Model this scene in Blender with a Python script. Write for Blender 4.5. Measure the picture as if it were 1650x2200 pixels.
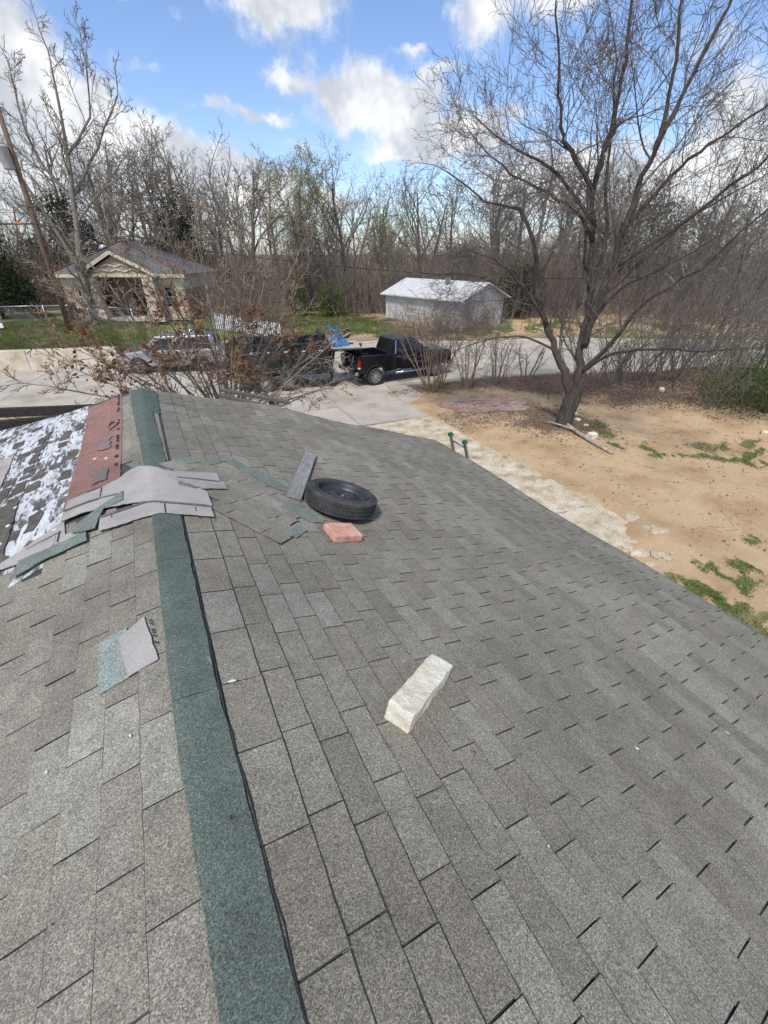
import bpy, bmesh, math, random
import numpy as np
from mathutils import Vector, Matrix

for o in list(bpy.data.objects):
    bpy.data.objects.remove(o)
scene = bpy.context.scene
COL = scene.collection
R = math.radians
rng = np.random.default_rng(11)
random.seed(11)

# ------------------------------------------------------------------ camera
cd = bpy.data.cameras.new('camera')
cd.sensor_fit = 'HORIZONTAL'
cd.sensor_width = 36.0
cd.lens = 36.0 * 880 / 1650
cd.clip_start = 0.05
cd.clip_end = 3000
cam = bpy.data.objects.new('camera', cd)
COL.objects.link(cam)
CAM = Vector((0, 0, 5.4))
cam.location = CAM
cam.rotation_euler = (R(90 - 32.3), 0, R(-28.2))
scene.camera = cam

# ------------------------------------------------------------------ light
SUN_AZ, SUN_EL = -135.0, 58.0            # azimuth from +Y towards +X
sl = bpy.data.lights.new('sun', 'SUN')
sl.energy = 2.0
sl.angle = R(9)
sl.color = (1.0, 0.95, 0.87)
sun = bpy.data.objects.new('sun', sl)
COL.objects.link(sun)
sd = Vector((math.sin(R(SUN_AZ)) * math.cos(R(SUN_EL)), math.cos(R(SUN_AZ)) * math.cos(R(SUN_EL)), math.sin(R(SUN_EL))))
sun.rotation_euler = (-sd).to_track_quat('-Z', 'Y').to_euler()
sun.location = sd * 100

scene.view_settings.view_transform = 'Standard'
scene.view_settings.look = 'None'
scene.view_settings.exposure = 0.86
scene.view_settings.gamma = 1
scene.view_settings.use_curve_mapping = False


class NT:
    """tiny node-tree helper"""
    def __init__(self, tree):
        self.t = tree
        self.n = tree.nodes
        self.l = tree.links

    def new(self, typ, **kw):
        n = self.n.new(typ)
        for k, v in kw.items():
            setattr(n, k, v)
        return n

    def set(self, sock, v):
        if isinstance(v, bpy.types.NodeSocket):
            self.l.new(v, sock)
        else:
            sock.default_value = v

    def math(self, op, a, b=0.0, c=0.0, clamp=False):
        n = self.new('ShaderNodeMath', operation=op)
        n.use_clamp = clamp
        self.set(n.inputs[0], a)
        self.set(n.inputs[1], b)
        if len(n.inputs) > 2:
            self.set(n.inputs[2], c)
        return n.outputs[0]

    def noise(self, vec, scale, detail=4, rough=.55, dist=0.0):
        n = self.new('ShaderNodeTexNoise')
        if vec is not None:
            self.l.new(vec, n.inputs['Vector'])
        n.inputs['Scale'].default_value = scale
        n.inputs['Detail'].default_value = detail
        n.inputs['Roughness'].default_value = rough
        n.inputs['Distortion'].default_value = dist
        return n.outputs[0]

    def ramp(self, fac, stops):
        n = self.new('ShaderNodeValToRGB')
        self.l.new(fac, n.inputs[0])
        el = n.color_ramp.elements
        while len(el) < len(stops):
            el.new(0.5)
        for e, (p, c) in zip(el, stops):
            e.position = p
            if not hasattr(c, '__len__'):
                c = (c, c, c)
            e.color = (c[0], c[1], c[2], 1)
        return n.outputs[0]

    def mixc(self, fac, a, b, blend='MIX'):
        n = self.new('ShaderNodeMix', data_type='RGBA', blend_type=blend)
        self.set(n.inputs[0], fac)
        for s, v in ((n.inputs[6], a), (n.inputs[7], b)):
            if isinstance(v, bpy.types.NodeSocket):
                self.l.new(v, s)
            else:
                s.default_value = (v[0], v[1], v[2], 1)
        return n.outputs[2]

    def smooth(self, v, a, b):
        n = self.new('ShaderNodeMapRange', interpolation_type='SMOOTHSTEP')
        self.set(n.inputs[0], v)
        n.inputs[1].default_value = a
        n.inputs[2].default_value = b
        return n.outputs[0]


# ------------------------------------------------------------------ sky
world = bpy.data.worlds.new('World')
scene.world = world
world.use_nodes = True
T = NT(world.node_tree)
T.n.clear()
sky = T.new('ShaderNodeTexSky', sky_type='NISHITA')
sky.sun_disc = False
sky.sun_elevation = R(SUN_EL)
sky.sun_rotation = R(SUN_AZ)
sky.air_density = 1.0
sky.dust_density = 0.6
sky.ozone_density = 2.2
bg1 = T.new('ShaderNodeBackground')
T.l.new(T.mixc(0.55, sky.outputs[0], (0.78, 0.84, 1.05), 'MULTIPLY'), bg1.inputs[0])
bg1.inputs[1].default_value = 0.105
tc = T.new('ShaderNodeTexCoord')
dirv = tc.outputs['Generated']
# ragged edges: the direction is nudged by noise before the cloud shapes are looked up
nz = T.new('ShaderNodeTexNoise')
T.l.new(dirv, nz.inputs['Vector'])
nz.inputs['Scale'].default_value = 17
nz.inputs['Detail'].default_value = 4
nz.inputs['Roughness'].default_value = .62
sub = T.new('ShaderNodeVectorMath', operation='SUBTRACT')
T.l.new(nz.outputs['Color'], sub.inputs[0])
sub.inputs[1].default_value = (.5, .5, .5)
sc_ = T.new('ShaderNodeVectorMath', operation='SCALE')
T.l.new(sub.outputs[0], sc_.inputs[0])
sc_.inputs['Scale'].default_value = 0.065
ad = T.new('ShaderNodeVectorMath', operation='ADD')
T.l.new(dirv, ad.inputs[0])
T.l.new(sc_.outputs[0], ad.inputs[1])
sep = T.new('ShaderNodeSeparateXYZ')
T.l.new(ad.outputs[0], sep.inputs[0])
az = T.math('MULTIPLY', T.math('ARCTAN2', sep.outputs[0], sep.outputs[1]), 57.2958)
el = T.math('MULTIPLY', T.math('ARCSINE', sep.outputs[2]), 57.2958)
CLOUDS = [(-3.6, 15.4, 3.6, 1.8), (-5.3, 7.0, 7.0, 4.6), (2.0, 8.3, 5.0, 3.0), (7.2, 8.0, 4.6, 2.2), (11.1, 7.2, 5.6, 1.7),
          (15.8, 19.0, 3.8, 2.2), (21.0, 19.0, 3.8, 2.2), (18.2, 14.3, 1.7, 1.0), (23.6, 12.9, 3.3, 1.9), (28.4, 13.3, 4.0, 1.8),
          (32.2, 13.0, 2.8, 1.1), (37.2, 18.4, 3.2, 2.4), (45.4, 18.4, 3.8, 1.9), (31.4, 10.1, 4.6, 1.3), (36.6, 10.2, 4.0, 1.4),
          (3.0, 3.4, 12, 1.8), (20, 4.6, 9, 1.3), (29.5, 8.6, 3.4, .8), (44.1, 6.6, 7.4, 2.6), (53.1, 5.2, 7.0, 3.1), (61.0, 10.3, 3.6, 3.0),
          (63.2, 4.4, 4.6, 3.0), (-2.8, 11.4, 3.6, 2.2), (15.2, 6.8, 3.2, .7)]
WISPS = [(5.6, 14.2, 2.0, .5), (17.4, 11.4, 1.9, .8), (11.8, 12.2, 2.8, .5), (9.2, 16.9, 1.4, .5), (14.6, 11.4, 2.4, .5), (31.0, 16.2, 1.6, .4), (33.5, 15.0, 2.0, .5),
         (48.5, 14.5, 4.0, 1.0), (56.5, 15.0, 3.5, 1.2), (5.0, 18.0, 2.0, .5), (20.0, 9.5, 2.6, .5), (42.0, 11.8, 3.4, .8)]
comb = T.new('ShaderNodeCombineXYZ')
T.l.new(az, comb.inputs[0])
T.l.new(el, comb.inputs[1])
dens = 0.0
for (a0, e0, sa, se), amp in [(c_, 1.0) for c_ in CLOUDS] + [(c_, .62) for c_ in WISPS]:
    ma = T.new('ShaderNodeVectorMath', operation='MULTIPLY_ADD')
    T.l.new(comb.outputs[0], ma.inputs[0])
    ma.inputs[1].default_value = (1 / sa, 1 / se, 0)
    ma.inputs[2].default_value = (-a0 / sa, -e0 / se, 0)
    dp = T.new('ShaderNodeVectorMath', operation='DOT_PRODUCT')
    T.l.new(ma.outputs[0], dp.inputs[0])
    T.l.new(ma.outputs[0], dp.inputs[1])
    dens = T.math('MULTIPLY_ADD', T.math('POWER', .5, dp.outputs['Value']), amp, dens)
# the rest of the sky: the same broken cloud cover from noise
rest = T.noise(dirv, 3.2, 4, .6)
rest = T.smooth(rest, .47, .6)
da = T.math('DIVIDE', T.math('SUBTRACT', az, 29.0), 44.0)
de = T.math('DIVIDE', T.math('SUBTRACT', el, 8.0), 13.5)
inv = T.smooth(T.math('ADD', T.math('MULTIPLY', da, da), T.math('MULTIPLY', de, de)), .8, 1.5)
dens = T.math('ADD', dens, T.math('MULTIPLY', rest, inv))
lump = T.noise(dirv, 26, 5, .66)
dens = T.math('ADD', dens, T.math('MULTIPLY', T.math('SUBTRACT', lump, .5), 1.15))
cl = T.smooth(dens, .44, 1.12)
cl = T.math('MULTIPLY', cl, T.smooth(sep.outputs[2], -.02, .03))
shade = T.smooth(T.noise(dirv, 14, 3, .6), .32, .66)
ccol = T.mixc(shade, (.58, .61, .66), (1.0, 1.0, 1.0))
bg2 = T.new('ShaderNodeBackground')
T.l.new(ccol, bg2.inputs[0])
bg2.inputs[1].default_value = 0.60
mx = T.new('ShaderNodeMixShader')
T.l.new(T.math('MULTIPLY', cl, .94), mx.inputs[0])
T.l.new(bg1.outputs[0], mx.inputs[1])
T.l.new(bg2.outputs[0], mx.inputs[2])
world.cycles.sampling_method = 'MANUAL'
world.cycles.sample_map_resolution = 512
wo = T.new('ShaderNodeOutputWorld')
T.l.new(mx.outputs[0], wo.inputs[0])

# ------------------------------------------------------------------ materials
MATS = {}


def mat(name, cols, scale=4.0, detail=5, rough=.85, bump=0.0, bscale=60.0, metal=0.0, spec=.4, coords='pos',
        stretch=(1, 1, 1), lo=.3, hi=.7, speck=0.0, sscale=150.0, attr=None, coat=0.0):
    if name in MATS:
        return MATS[name]
    m = bpy.data.materials.new(name)
    m.use_nodes = True
    t = NT(m.node_tree)
    b = m.node_tree.nodes['Principled BSDF']
    if coords == 'pos':
        vec = t.new('ShaderNodeNewGeometry').outputs['Position']
    else:
        vec = t.new('ShaderNodeTexCoord').outputs['Object']
    if stretch != (1, 1, 1):
        mp = t.new('ShaderNodeMapping')
        t.l.new(vec, mp.inputs[0])
        mp.inputs['Scale'].default_value = stretch
        vec = mp.outputs[0]
    if len(cols) == 1:
        cols = [cols[0], cols[0]]
    n = len(cols)
    st = [(lo + (hi - lo) * i / (n - 1), c) for i, c in enumerate(cols)]
    c = t.ramp(t.noise(vec, scale, detail, .6), st)
    if attr == 'obj':
        c = t.mixc(1.0, c, t.new('ShaderNodeObjectInfo').outputs['Color'], 'MULTIPLY')
    elif attr:
        a = t.new('ShaderNodeAttribute')
        a.attribute_name = attr
        c = t.mixc(1.0, c, a.outputs['Color'], 'MULTIPLY')
    if speck:
        f = t.noise(vec, sscale, 2, .7)
        c = t.mixc(1.0, c, t.ramp(f, [(.28, 1 - speck), (.5, 1.0), (.72, 1 + speck)]), 'MULTIPLY')
    t.l.new(c, b.inputs['Base Color'])
    b.inputs['Roughness'].default_value = rough
    b.inputs['Metallic'].default_value = metal
    b.inputs['Specular IOR Level'].default_value = spec
    if coat:
        b.inputs['Coat Weight'].default_value = coat
        b.inputs['Coat Roughness'].default_value = .08
    if bump:
        bn = t.new('ShaderNodeBump')
        bn.inputs['Strength'].default_value = bump
        bn.inputs['Distance'].default_value = .01
        t.l.new(t.noise(vec, bscale, 5, .65), bn.inputs['Height'])
        t.l.new(bn.outputs[0], b.inputs['Normal'])
    MATS[name] = m
    return m


def shingle_mat(name, attr, tint=(1, 1, 1)):
    m = bpy.data.materials.new(name)
    m.use_nodes = True
    t = NT(m.node_tree)
    b = m.node_tree.nodes['Principled BSDF']
    vec = t.new('ShaderNodeNewGeometry').outputs['Position']
    if attr == 'obj':
        base = t.new('ShaderNodeObjectInfo').outputs['Color']
    else:
        a = t.new('ShaderNodeAttribute')
        a.attribute_name = attr
        base = a.outputs['Color']
    vo = t.new('ShaderNodeTexVoronoi')
    t.l.new(vec, vo.inputs['Vector'])
    vo.inputs['Scale'].default_value = 330
    sc3 = t.new('ShaderNodeSeparateColor')
    t.l.new(vo.outputs['Color'], sc3.inputs[0])
    f = t.math('ADD', t.math('MULTIPLY', sc3.outputs[0], .72), t.math('MULTIPLY', t.noise(vec, 90, 3, .8), .28))
    sp = t.ramp(f, [(.08, .34), (.32, .74), (.62, 1.06), (.80, 1.45), (.92, 2.1)])
    c = t.mixc(1.0, base, sp, 'MULTIPLY')
    # rubbed, stained and mineral-bare blotches
    st = t.ramp(t.noise(vec, 1.3, 6, .62), [(.3, .80), (.5, 1.0), (.72, 1.16)])
    c = t.mixc(1.0, c, st, 'MULTIPLY')
    st2 = t.ramp(t.noise(vec, 11, 5, .7), [(.3, .84), (.5, 1.0), (.7, 1.12)])
    c = t.mixc(1.0, c, st2, 'MULTIPLY')
    if tint != (1, 1, 1):
        c = t.mixc(1.0, c, tint, 'MULTIPLY')
    t.l.new(c, b.inputs['Base Color'])
    b.inputs['Roughness'].default_value = .92
    b.inputs['Specular IOR Level'].default_value = .25
    bn = t.new('ShaderNodeBump')
    bn.inputs['Strength'].default_value = .55
    bn.inputs['Distance'].default_value = .004
    t.l.new(f, bn.inputs['Height'])
    t.l.new(bn.outputs[0], b.inputs['Normal'])
    return m


def glass_mat(name, col=(.012, .014, .017), rough=.06):
    m = bpy.data.materials.new(name)
    m.use_nodes = True
    b = m.node_tree.nodes['Principled BSDF']
    b.inputs['Base Color'].default_value = (*col, 1)
    b.inputs['Roughness'].default_value = rough
    b.inputs['Specular IOR Level'].default_value = .6
    return m


# ------------------------------------------------------------------ mesh helpers
def frame_of(d):
    d = Vector(d).normalized()
    ref = Vector((0, 0, 1)) if abs(d.z) < .95 else Vector((1, 0, 0))
    a = d.cross(ref).normalized()
    return a, d.cross(a).normalized(), d


class MB:
    def __init__(self):
        self.v, self.f = [], []

    def add(self, vs, fs):
        o = len(self.v)
        self.v += [tuple(x) for x in vs]
        self.f += [tuple(i + o for i in f) for f in fs]
        return self

    def box(self, c, s, rz=0.0, mat4=None):
        hx, hy, hz = s[0] / 2, s[1] / 2, s[2] / 2
        vs = [Vector((x, y, z)) for x in (-hx, hx) for y in (-hy, hy) for z in (-hz, hz)]
        if rz:
            m = Matrix.Rotation(rz, 3, 'Z')
            vs = [m @ v for v in vs]
        if mat4 is not None:
            vs = [mat4.to_3x3() @ v for v in vs]
        vs = [v + Vector(c) for v in vs]
        return self.add(vs, [(0, 1, 3, 2), (4, 6, 7, 5), (0, 4, 5, 1), (2, 3, 7, 6), (0, 2, 6, 4), (1, 5, 7, 3)])

    def bar(self, p0, p1, w, h=None, up=None):
        """rectangular bar from p0 to p1"""
        p0, p1 = Vector(p0), Vector(p1)
        h = h or w
        d = (p1 - p0).normalized()
        upv = Vector(up) if up else (Vector((0, 0, 1)) if abs(d.z) < .95 else Vector((1, 0, 0)))
        a = d.cross(upv).normalized() * w / 2
        b = a.cross(d).normalized() * h / 2
        vs = [p + sa * a + sb * b for p in (p0, p1) for sa, sb in ((-1, -1), (1, -1), (1, 1), (-1, 1))]
        return self.add(vs, [(3, 2, 1, 0), (4, 5, 6, 7), (0, 1, 5, 4), (1, 2, 6, 5), (2, 3, 7, 6), (3, 0, 4, 7)])

    def tube(self, pts, rad, n=8, cap=True):
        pts = [Vector(p) for p in pts]
        if not hasattr(rad, '__len__'):
            rad = [rad] * len(pts)
        vs, fs = [], []
        pa = None
        for i, p in enumerate(pts):
            d = (pts[min(i + 1, len(pts) - 1)] - pts[max(i - 1, 0)]).normalized()
            if pa is None:
                a = frame_of(d)[0]
            else:
                a = (pa - d * pa.dot(d)).normalized()
            pa = a
            b = d.cross(a)
            for k in range(n):
                t = 2 * math.pi * k / n
                vs.append(p + rad[i] * (math.cos(t) * a + math.sin(t) * b))
        for i in range(len(pts) - 1):
            for k in range(n):
                k2 = (k + 1) % n
                fs.append((i * n + k, i * n + k2, (i + 1) * n + k2, (i + 1) * n + k))
        if cap:
            fs.append(tuple(range(n - 1, -1, -1)))
            fs.append(tuple((len(pts) - 1) * n + k for k in range(n)))
        return self.add(vs, fs)

    def lathe(self, prof, n=32, axis='Z', c=(0, 0, 0), closed=False):
        vs, fs = [], []
        for r_, z in prof:
            for k in range(n):
                t = 2 * math.pi * k / n
                x, y = r_ * math.cos(t), r_ * math.sin(t)
                p = {'Z': (x, y, z), 'Y': (x, z, y), 'X': (z, x, y)}[axis]
                vs.append(Vector(p) + Vector(c))
        m = len(prof)
        for i in range(m if closed else m - 1):
            j = (i + 1) % m
            for k in range(n):
                k2 = (k + 1) % n
                f = (i * n + k, i * n + k2, j * n + k2, j * n + k)
                fs.append(f if axis != 'Y' else f[::-1])
        return self.add(vs, fs)

    def ext(self, poly, axis, a, b):
        """extrude a 2-D polygon; axis is the extrusion axis"""
        def P(p, t):
            return {'Y': (p[0], t, p[1]), 'X': (t, p[0], p[1]), 'Z': (p[0], p[1], t)}[axis]
        n = len(poly)
        vs = [P(p, a) for p in poly] + [P(p, b) for p in poly]
        fs = [tuple(range(n)), tuple(range(2 * n - 1, n - 1, -1))]
        fs += [(i, i + n, (i + 1) % n + n, (i + 1) % n) for i in range(n)]
        return self.add(vs, fs)

    def loft(self, rings, caps=True):
        n = len(rings[0])
        vs = [p for r_ in rings for p in r_]
        fs = []
        for i in range(len(rings) - 1):
            for k in range(n):
                k2 = (k + 1) % n
                fs.append((i * n + k, i * n + k2, (i + 1) * n + k2, (i + 1) * n + k))
        if caps:
            fs.append(tuple(range(n - 1, -1, -1)))
            fs.append(tuple((len(rings) - 1) * n + k for k in range(n)))
        return self.add(vs, fs)

    def mesh(self, name, m=None, smooth=False, fix=True):
        me = bpy.data.meshes.new(name)
        me.from_pydata(self.v, [], self.f)
        if fix:
            bm = bmesh.new()
            bm.from_mesh(me)
            bmesh.ops.recalc_face_normals(bm, faces=bm.faces)
            bm.to_mesh(me)
            bm.free()
        if smooth:
            me.polygons.foreach_set('use_smooth', [True] * len(me.polygons))
        if m is not None:
            me.materials.append(m)
        me.update()
        return me

    def build(self, name, m=None, parent=None, smooth=False, bevel=0.0, seg=2, angle=35):
        o = bpy.data.objects.new(name, self.mesh(name, m, smooth))
        COL.objects.link(o)
        if parent is not None:
            o.parent = parent
        if bevel:
            bv = o.modifiers.new('bevel', 'BEVEL')
            bv.width = bevel
            bv.segments = seg
            bv.limit_method = 'ANGLE'
            bv.angle_limit = R(angle)
        return o


def mesh_np(name, V, F, m=None, smooth=False, col=None):
    """fast mesh from numpy arrays; F is (n,3) or (n,4)"""
    me = bpy.data.meshes.new(name)
    V = np.asarray(V, np.float32)
    F = np.asarray(F, np.int32)
    k = F.shape[1]
    me.vertices.add(len(V))
    me.vertices.foreach_set('co', V.ravel())
    me.loops.add(F.size)
    me.loops.foreach_set('vertex_index', F.ravel())
    me.polygons.add(len(F))
    me.polygons.foreach_set('loop_start', np.arange(0, F.size, k, dtype=np.int32))
    me.polygons.foreach_set('loop_total', np.full(len(F), k, np.int32))
    if smooth:
        me.polygons.foreach_set('use_smooth', np.ones(len(F), bool))
    if col is not None:
        at = me.color_attributes.new('Col', 'FLOAT_COLOR', 'POINT')
        at.data.foreach_set('color', np.asarray(col, np.float32).ravel())
    me.update(calc_edges=True)
    if m is not None:
        me.materials.append(m)
    return me


def obj(name, me, parent=None):
    o = bpy.data.objects.new(name, me)
    COL.objects.link(o)
    if parent is not None:
        o.parent = parent
    return o


def tag(o, label=None, cat=None, group=None, kind=None):
    if label:
        o['label'] = label
    if cat:
        o['category'] = cat
    if group:
        o['group'] = group
    if kind:
        o['kind'] = kind
    return o


def thing(name, label, cat, loc=(0, 0, 0), rz=0.0, group=None):
    o = bpy.data.objects.new(name, None)
    o.empty_display_size = .2
    COL.objects.link(o)
    o.location = loc
    o.rotation_euler = (0, 0, rz)
    return tag(o, label, cat, group)


def struct(name, me):
    return tag(obj(name, me), kind='structure')


def copy_tree(o, parent=None):
    c = o.copy()
    COL.objects.link(c)
    c.parent = parent
    for ch in o.children:
        copy_tree(ch, c)
    return c


def smoothstep(a, b, x):
    t = np.clip((np.asarray(x, float) - a) / (b - a), 0, 1)
    return t * t * (3 - 2 * t)


def vnoise(x, y, seed=0):
    """cheap smooth value noise on arrays"""
    x = np.asarray(x, float)
    y = np.asarray(y, float)
    xi, yi = np.floor(x).astype(int), np.floor(y).astype(int)
    fx, fy = x - xi, y - yi
    fx, fy = fx * fx * (3 - 2 * fx), fy * fy * (3 - 2 * fy)

    def h(a, b):
        s = np.sin(a * 127.1 + b * 311.7 + seed * 74.7) * 43758.5453
        return s - np.floor(s)
    return (h(xi, yi) * (1 - fx) + h(xi + 1, yi) * fx) * (1 - fy) + (h(xi, yi + 1) * (1 - fx) + h(xi + 1, yi + 1) * fx) * fy


def fbm(x, y, seed=0, o=4):
    v, a, s = 0, .5, 1.0
    for i in range(o):
        v = v + a * vnoise(np.asarray(x) * s, np.asarray(y) * s, seed + i)
        a *= .5
        s *= 2.03
    return v


def inpoly(px, py, poly):
    px = np.asarray(px)
    py = np.asarray(py)
    c = np.zeros(px.shape, bool)
    n = len(poly)
    j = n - 1
    for i in range(n):
        xi, yi = poly[i]
        xj, yj = poly[j]
        cond = ((yi > py) != (yj > py)) & (px < (xj - xi) * (py - yi) / (yj - yi + 1e-12) + xi)
        c ^= cond
        j = i
    return c


# ------------------------------------------------------------------ terrain
FAR = [(-60, 47.5), (-7.6, 30.0), (-1.9, 28.2), (4, 27.4), (8.5, 28.2), (14.7, 27.5), (19.6, 24.4), (26.9, 22.2), (40, 13.5), (70, -6)]
NEAR = [(-60, 39.5), (-6.0, 21.6), (2.0, 19.2), (7.9, 17.8), (15.3, 16.4), (21.4, 14.4), (32, 7.5), (62, -14)]


def lin(poly, x):
    return np.interp(x, [p[0] for p in poly], [p[1] for p in poly])


def ground_h(x, y):
    x = np.asarray(x, float)
    y = np.asarray(y, float)
    d = y - lin(FAR, x)
    left = 1.0 - smoothstep(-2.2, -1.4, x)
    wall = .98 * smoothstep(.12, .34, d) + .5 * smoothstep(1.0, 11, d)
    mid = 1.25 * smoothstep(.3, 9.5, d) * (1 - smoothstep(5, 11, x))
    right = .42 * smoothstep(.5, 9, d) * smoothstep(5, 11, x)
    h = left * wall + (1 - left) * (mid + right)
    h = h + .25 * smoothstep(45, 90, y) * 4
    dn = lin(NEAR, x) - y
    h = h + .10 * (fbm(x * .35, y * .35, 3) - .5) * smoothstep(.3, 2, dn) * smoothstep(9.2, 10.5, x)
    h = h + 1.15 * smoothstep(14.5, 22, x) * smoothstep(1.0, 5.0, dn)
    h = h - .05 * np.exp(-(((x - 10.6 - .25 * (y - 4)) / .5) ** 2)) * (dn > 1) * (x > 9.3) * (y < 9)
    h = h - .03 * ((d < 0) & (dn < 0)) - .03 * (smoothstep(4.2, 4.4, x) * (1 - smoothstep(8.8, 9.0, x)) * (dn > 0))
    return h


def coords(lo, hi, step, far, ratio=1.22):
    a = list(np.arange(lo, hi + 1e-6, step))
    s, x = step, hi
    while x < far:
        s *= ratio
        x += s
        a.append(x)
    s, x = step, lo
    b = []
    while x > -far:
        s *= ratio
        x -= s
        b.append(x)
    return np.array(b[::-1] + a)


gx = coords(-14, 30, .16, 900)
gy = coords(-3, 46, .18, 1200)
GX, GY = np.meshgrid(gx, gy)
GZ = ground_h(GX, GY)
nx, ny = len(gx), len(gy)
idx = np.arange(nx * ny).reshape(ny, nx)
F = np.stack([idx[:-1, :-1], idx[:-1, 1:], idx[1:, 1:], idx[1:, :-1]], -1).reshape(-1, 4)

# soil kinds (what actually lies there): r = leaf litter, g = grass, b = bare dirt
fx, fy = GX.ravel(), GY.ravel()
d_far = fy - lin(FAR, fx)
d_near = lin(NEAR, fx) - fy
n1 = fbm(fx * .9, fy * .9, 5)
n2 = fbm(fx * 2.6, fy * 2.6, 9)
litter = np.zeros(len(fx))
# strip along the street edge under the crape myrtles and the shady corner on the right
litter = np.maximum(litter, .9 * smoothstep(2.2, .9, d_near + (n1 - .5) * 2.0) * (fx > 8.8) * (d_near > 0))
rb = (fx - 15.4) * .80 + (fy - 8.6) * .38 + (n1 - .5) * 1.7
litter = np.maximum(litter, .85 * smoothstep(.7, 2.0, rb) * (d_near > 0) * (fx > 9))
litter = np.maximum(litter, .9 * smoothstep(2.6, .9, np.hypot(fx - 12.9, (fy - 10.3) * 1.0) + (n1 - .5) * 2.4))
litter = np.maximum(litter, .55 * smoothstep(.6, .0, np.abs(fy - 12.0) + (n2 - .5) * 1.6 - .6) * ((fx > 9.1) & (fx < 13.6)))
grass = np.zeros(len(fx))
grass = np.maximum(grass, smoothstep(.47, .6, n2 * .6 + n1 * .4) * ((d_near > 0) & (d_near < 1.6) & (fx > 8.9) & (fx < 14.5)))
gb = smoothstep(1.1, .2, np.abs((fx - 14.4) * .62 + (fy - 6.2) * .78) + (n1 - .5) * 1.2) * (fy < 8.2) * (fy > 1.0) * (fx > 12.6) * (fx < 18)
grass = np.maximum(grass, gb * smoothstep(.42, .55, n2))
grass = np.maximum(grass, smoothstep(.50, .58, n2) * smoothstep(3.4, 2.2, fy) * (fx > 7.6) * (fx < 12) * (fy > -3))
grass = np.maximum(grass, smoothstep(.40, .5, n2) * smoothstep(8.9, 8.2, fx + (fy - 1.6) * .35) * (fx > 4.2) * (fy < 2.9))
grass = np.maximum(grass, .8 * smoothstep(1.3, .5, np.hypot(fx - 13.4, fy - 9.1) + (n1 - .5)) * smoothstep(.4, .5, n2))
lawn = (d_far > .3) * np.where(fx < -.5, .78 + (n1 - .5) * .8,
                               smoothstep(1.6, 4.5, d_far + (n1 - .5) * 3.5) * smoothstep(21, 15, fx) + .75 * smoothstep(.40, .55, n1) * (fx > 15))
lawn *= smoothstep(22, 13, d_far)
grass = np.maximum(grass, lawn)
dirt = smoothstep(12, 18, d_far) + .9 * (d_far > .25) * smoothstep(4.0, 1.0, d_far) * (fx > 5)
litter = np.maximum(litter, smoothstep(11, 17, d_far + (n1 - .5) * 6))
colr = np.stack([np.clip(litter, 0, 1), np.clip(grass, 0, 1), np.clip(dirt, 0, 1), np.ones(len(fx))], -1)

gm = bpy.data.materials.new('sandy_yard')
gm.use_nodes = True
t = NT(gm.node_tree)
b = gm.node_tree.nodes['Principled BSDF']
vec = t.new('ShaderNodeNewGeometry').outputs['Position']
a = t.new('ShaderNodeAttribute')
a.attribute_name = 'Col'
sp = t.new('ShaderNodeSeparateColor')
t.l.new(a.outputs['Color'], sp.inputs[0])
sand = t.ramp(t.noise(vec, .8, 8, .62), [(.25, (.30, .195, .10)), (.42, (.42, .29, .163)), (.58, (.51, .37, .22)), (.78, (.46, .345, .22))])
sand = t.mixc(1.0, sand, t.ramp(t.noise(vec, 38, 3, .75), [(.28, .55), (.42, .95), (.6, 1.05), (.72, 1.35)]), 'MULTIPLY')
vor = t.new('ShaderNodeTexVoronoi')
t.l.new(vec, vor.inputs['Vector'])
vor.inputs['Scale'].default_value = 13
peb = t.smooth(vor.outputs['Distance'], .17, .10)
sand = t.mixc(t.math('MULTIPLY', peb, t.smooth(t.noise(vec, 2.3, 4), .46, .62)), sand, (.60, .55, .46))
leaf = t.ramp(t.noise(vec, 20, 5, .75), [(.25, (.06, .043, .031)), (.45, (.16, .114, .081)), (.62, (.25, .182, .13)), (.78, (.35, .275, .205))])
gr = t.ramp(t.noise(vec, 16, 6, .7), [(.28, (.035, .05, .014)), (.5, (.10, .135, .035)), (.66, (.17, .20, .06)), (.8, (.30, .27, .13))])
gr = t.mixc(t.smooth(t.noise(vec, .55, 5, .6), .42, .68), gr, (.26, .225, .11))
di = t.ramp(t.noise(vec, 7, 6, .7), [(.3, (.17, .125, .085)), (.7, (.31, .25, .17))])
c = t.mixc(sp.outputs[2], sand, di)
edge = t.math('MULTIPLY', t.math('SUBTRACT', t.noise(vec, 7, 7, .78), .5), 1.7)
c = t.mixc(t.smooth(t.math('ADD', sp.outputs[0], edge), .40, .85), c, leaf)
c = t.mixc(t.smooth(t.math('ADD', sp.outputs[1], edge), .38, .66), c, gr)
t.l.new(c, b.inputs['Base Color'])
b.inputs['Roughness'].default_value = .95
b.inputs['Specular IOR Level'].default_value = .2
bn = t.new('ShaderNodeBump')
bn.inputs['Strength'].default_value = .8
bn.inputs['Distance'].default_value = .04
t.l.new(t.noise(vec, 14, 7, .75), bn.inputs['Height'])
t.l.new(bn.outputs[0], b.inputs['Normal'])
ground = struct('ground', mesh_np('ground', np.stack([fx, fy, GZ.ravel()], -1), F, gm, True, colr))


def gz(x, y):
    return float(ground_h(np.array([x]), np.array([y]))[0])


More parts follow.
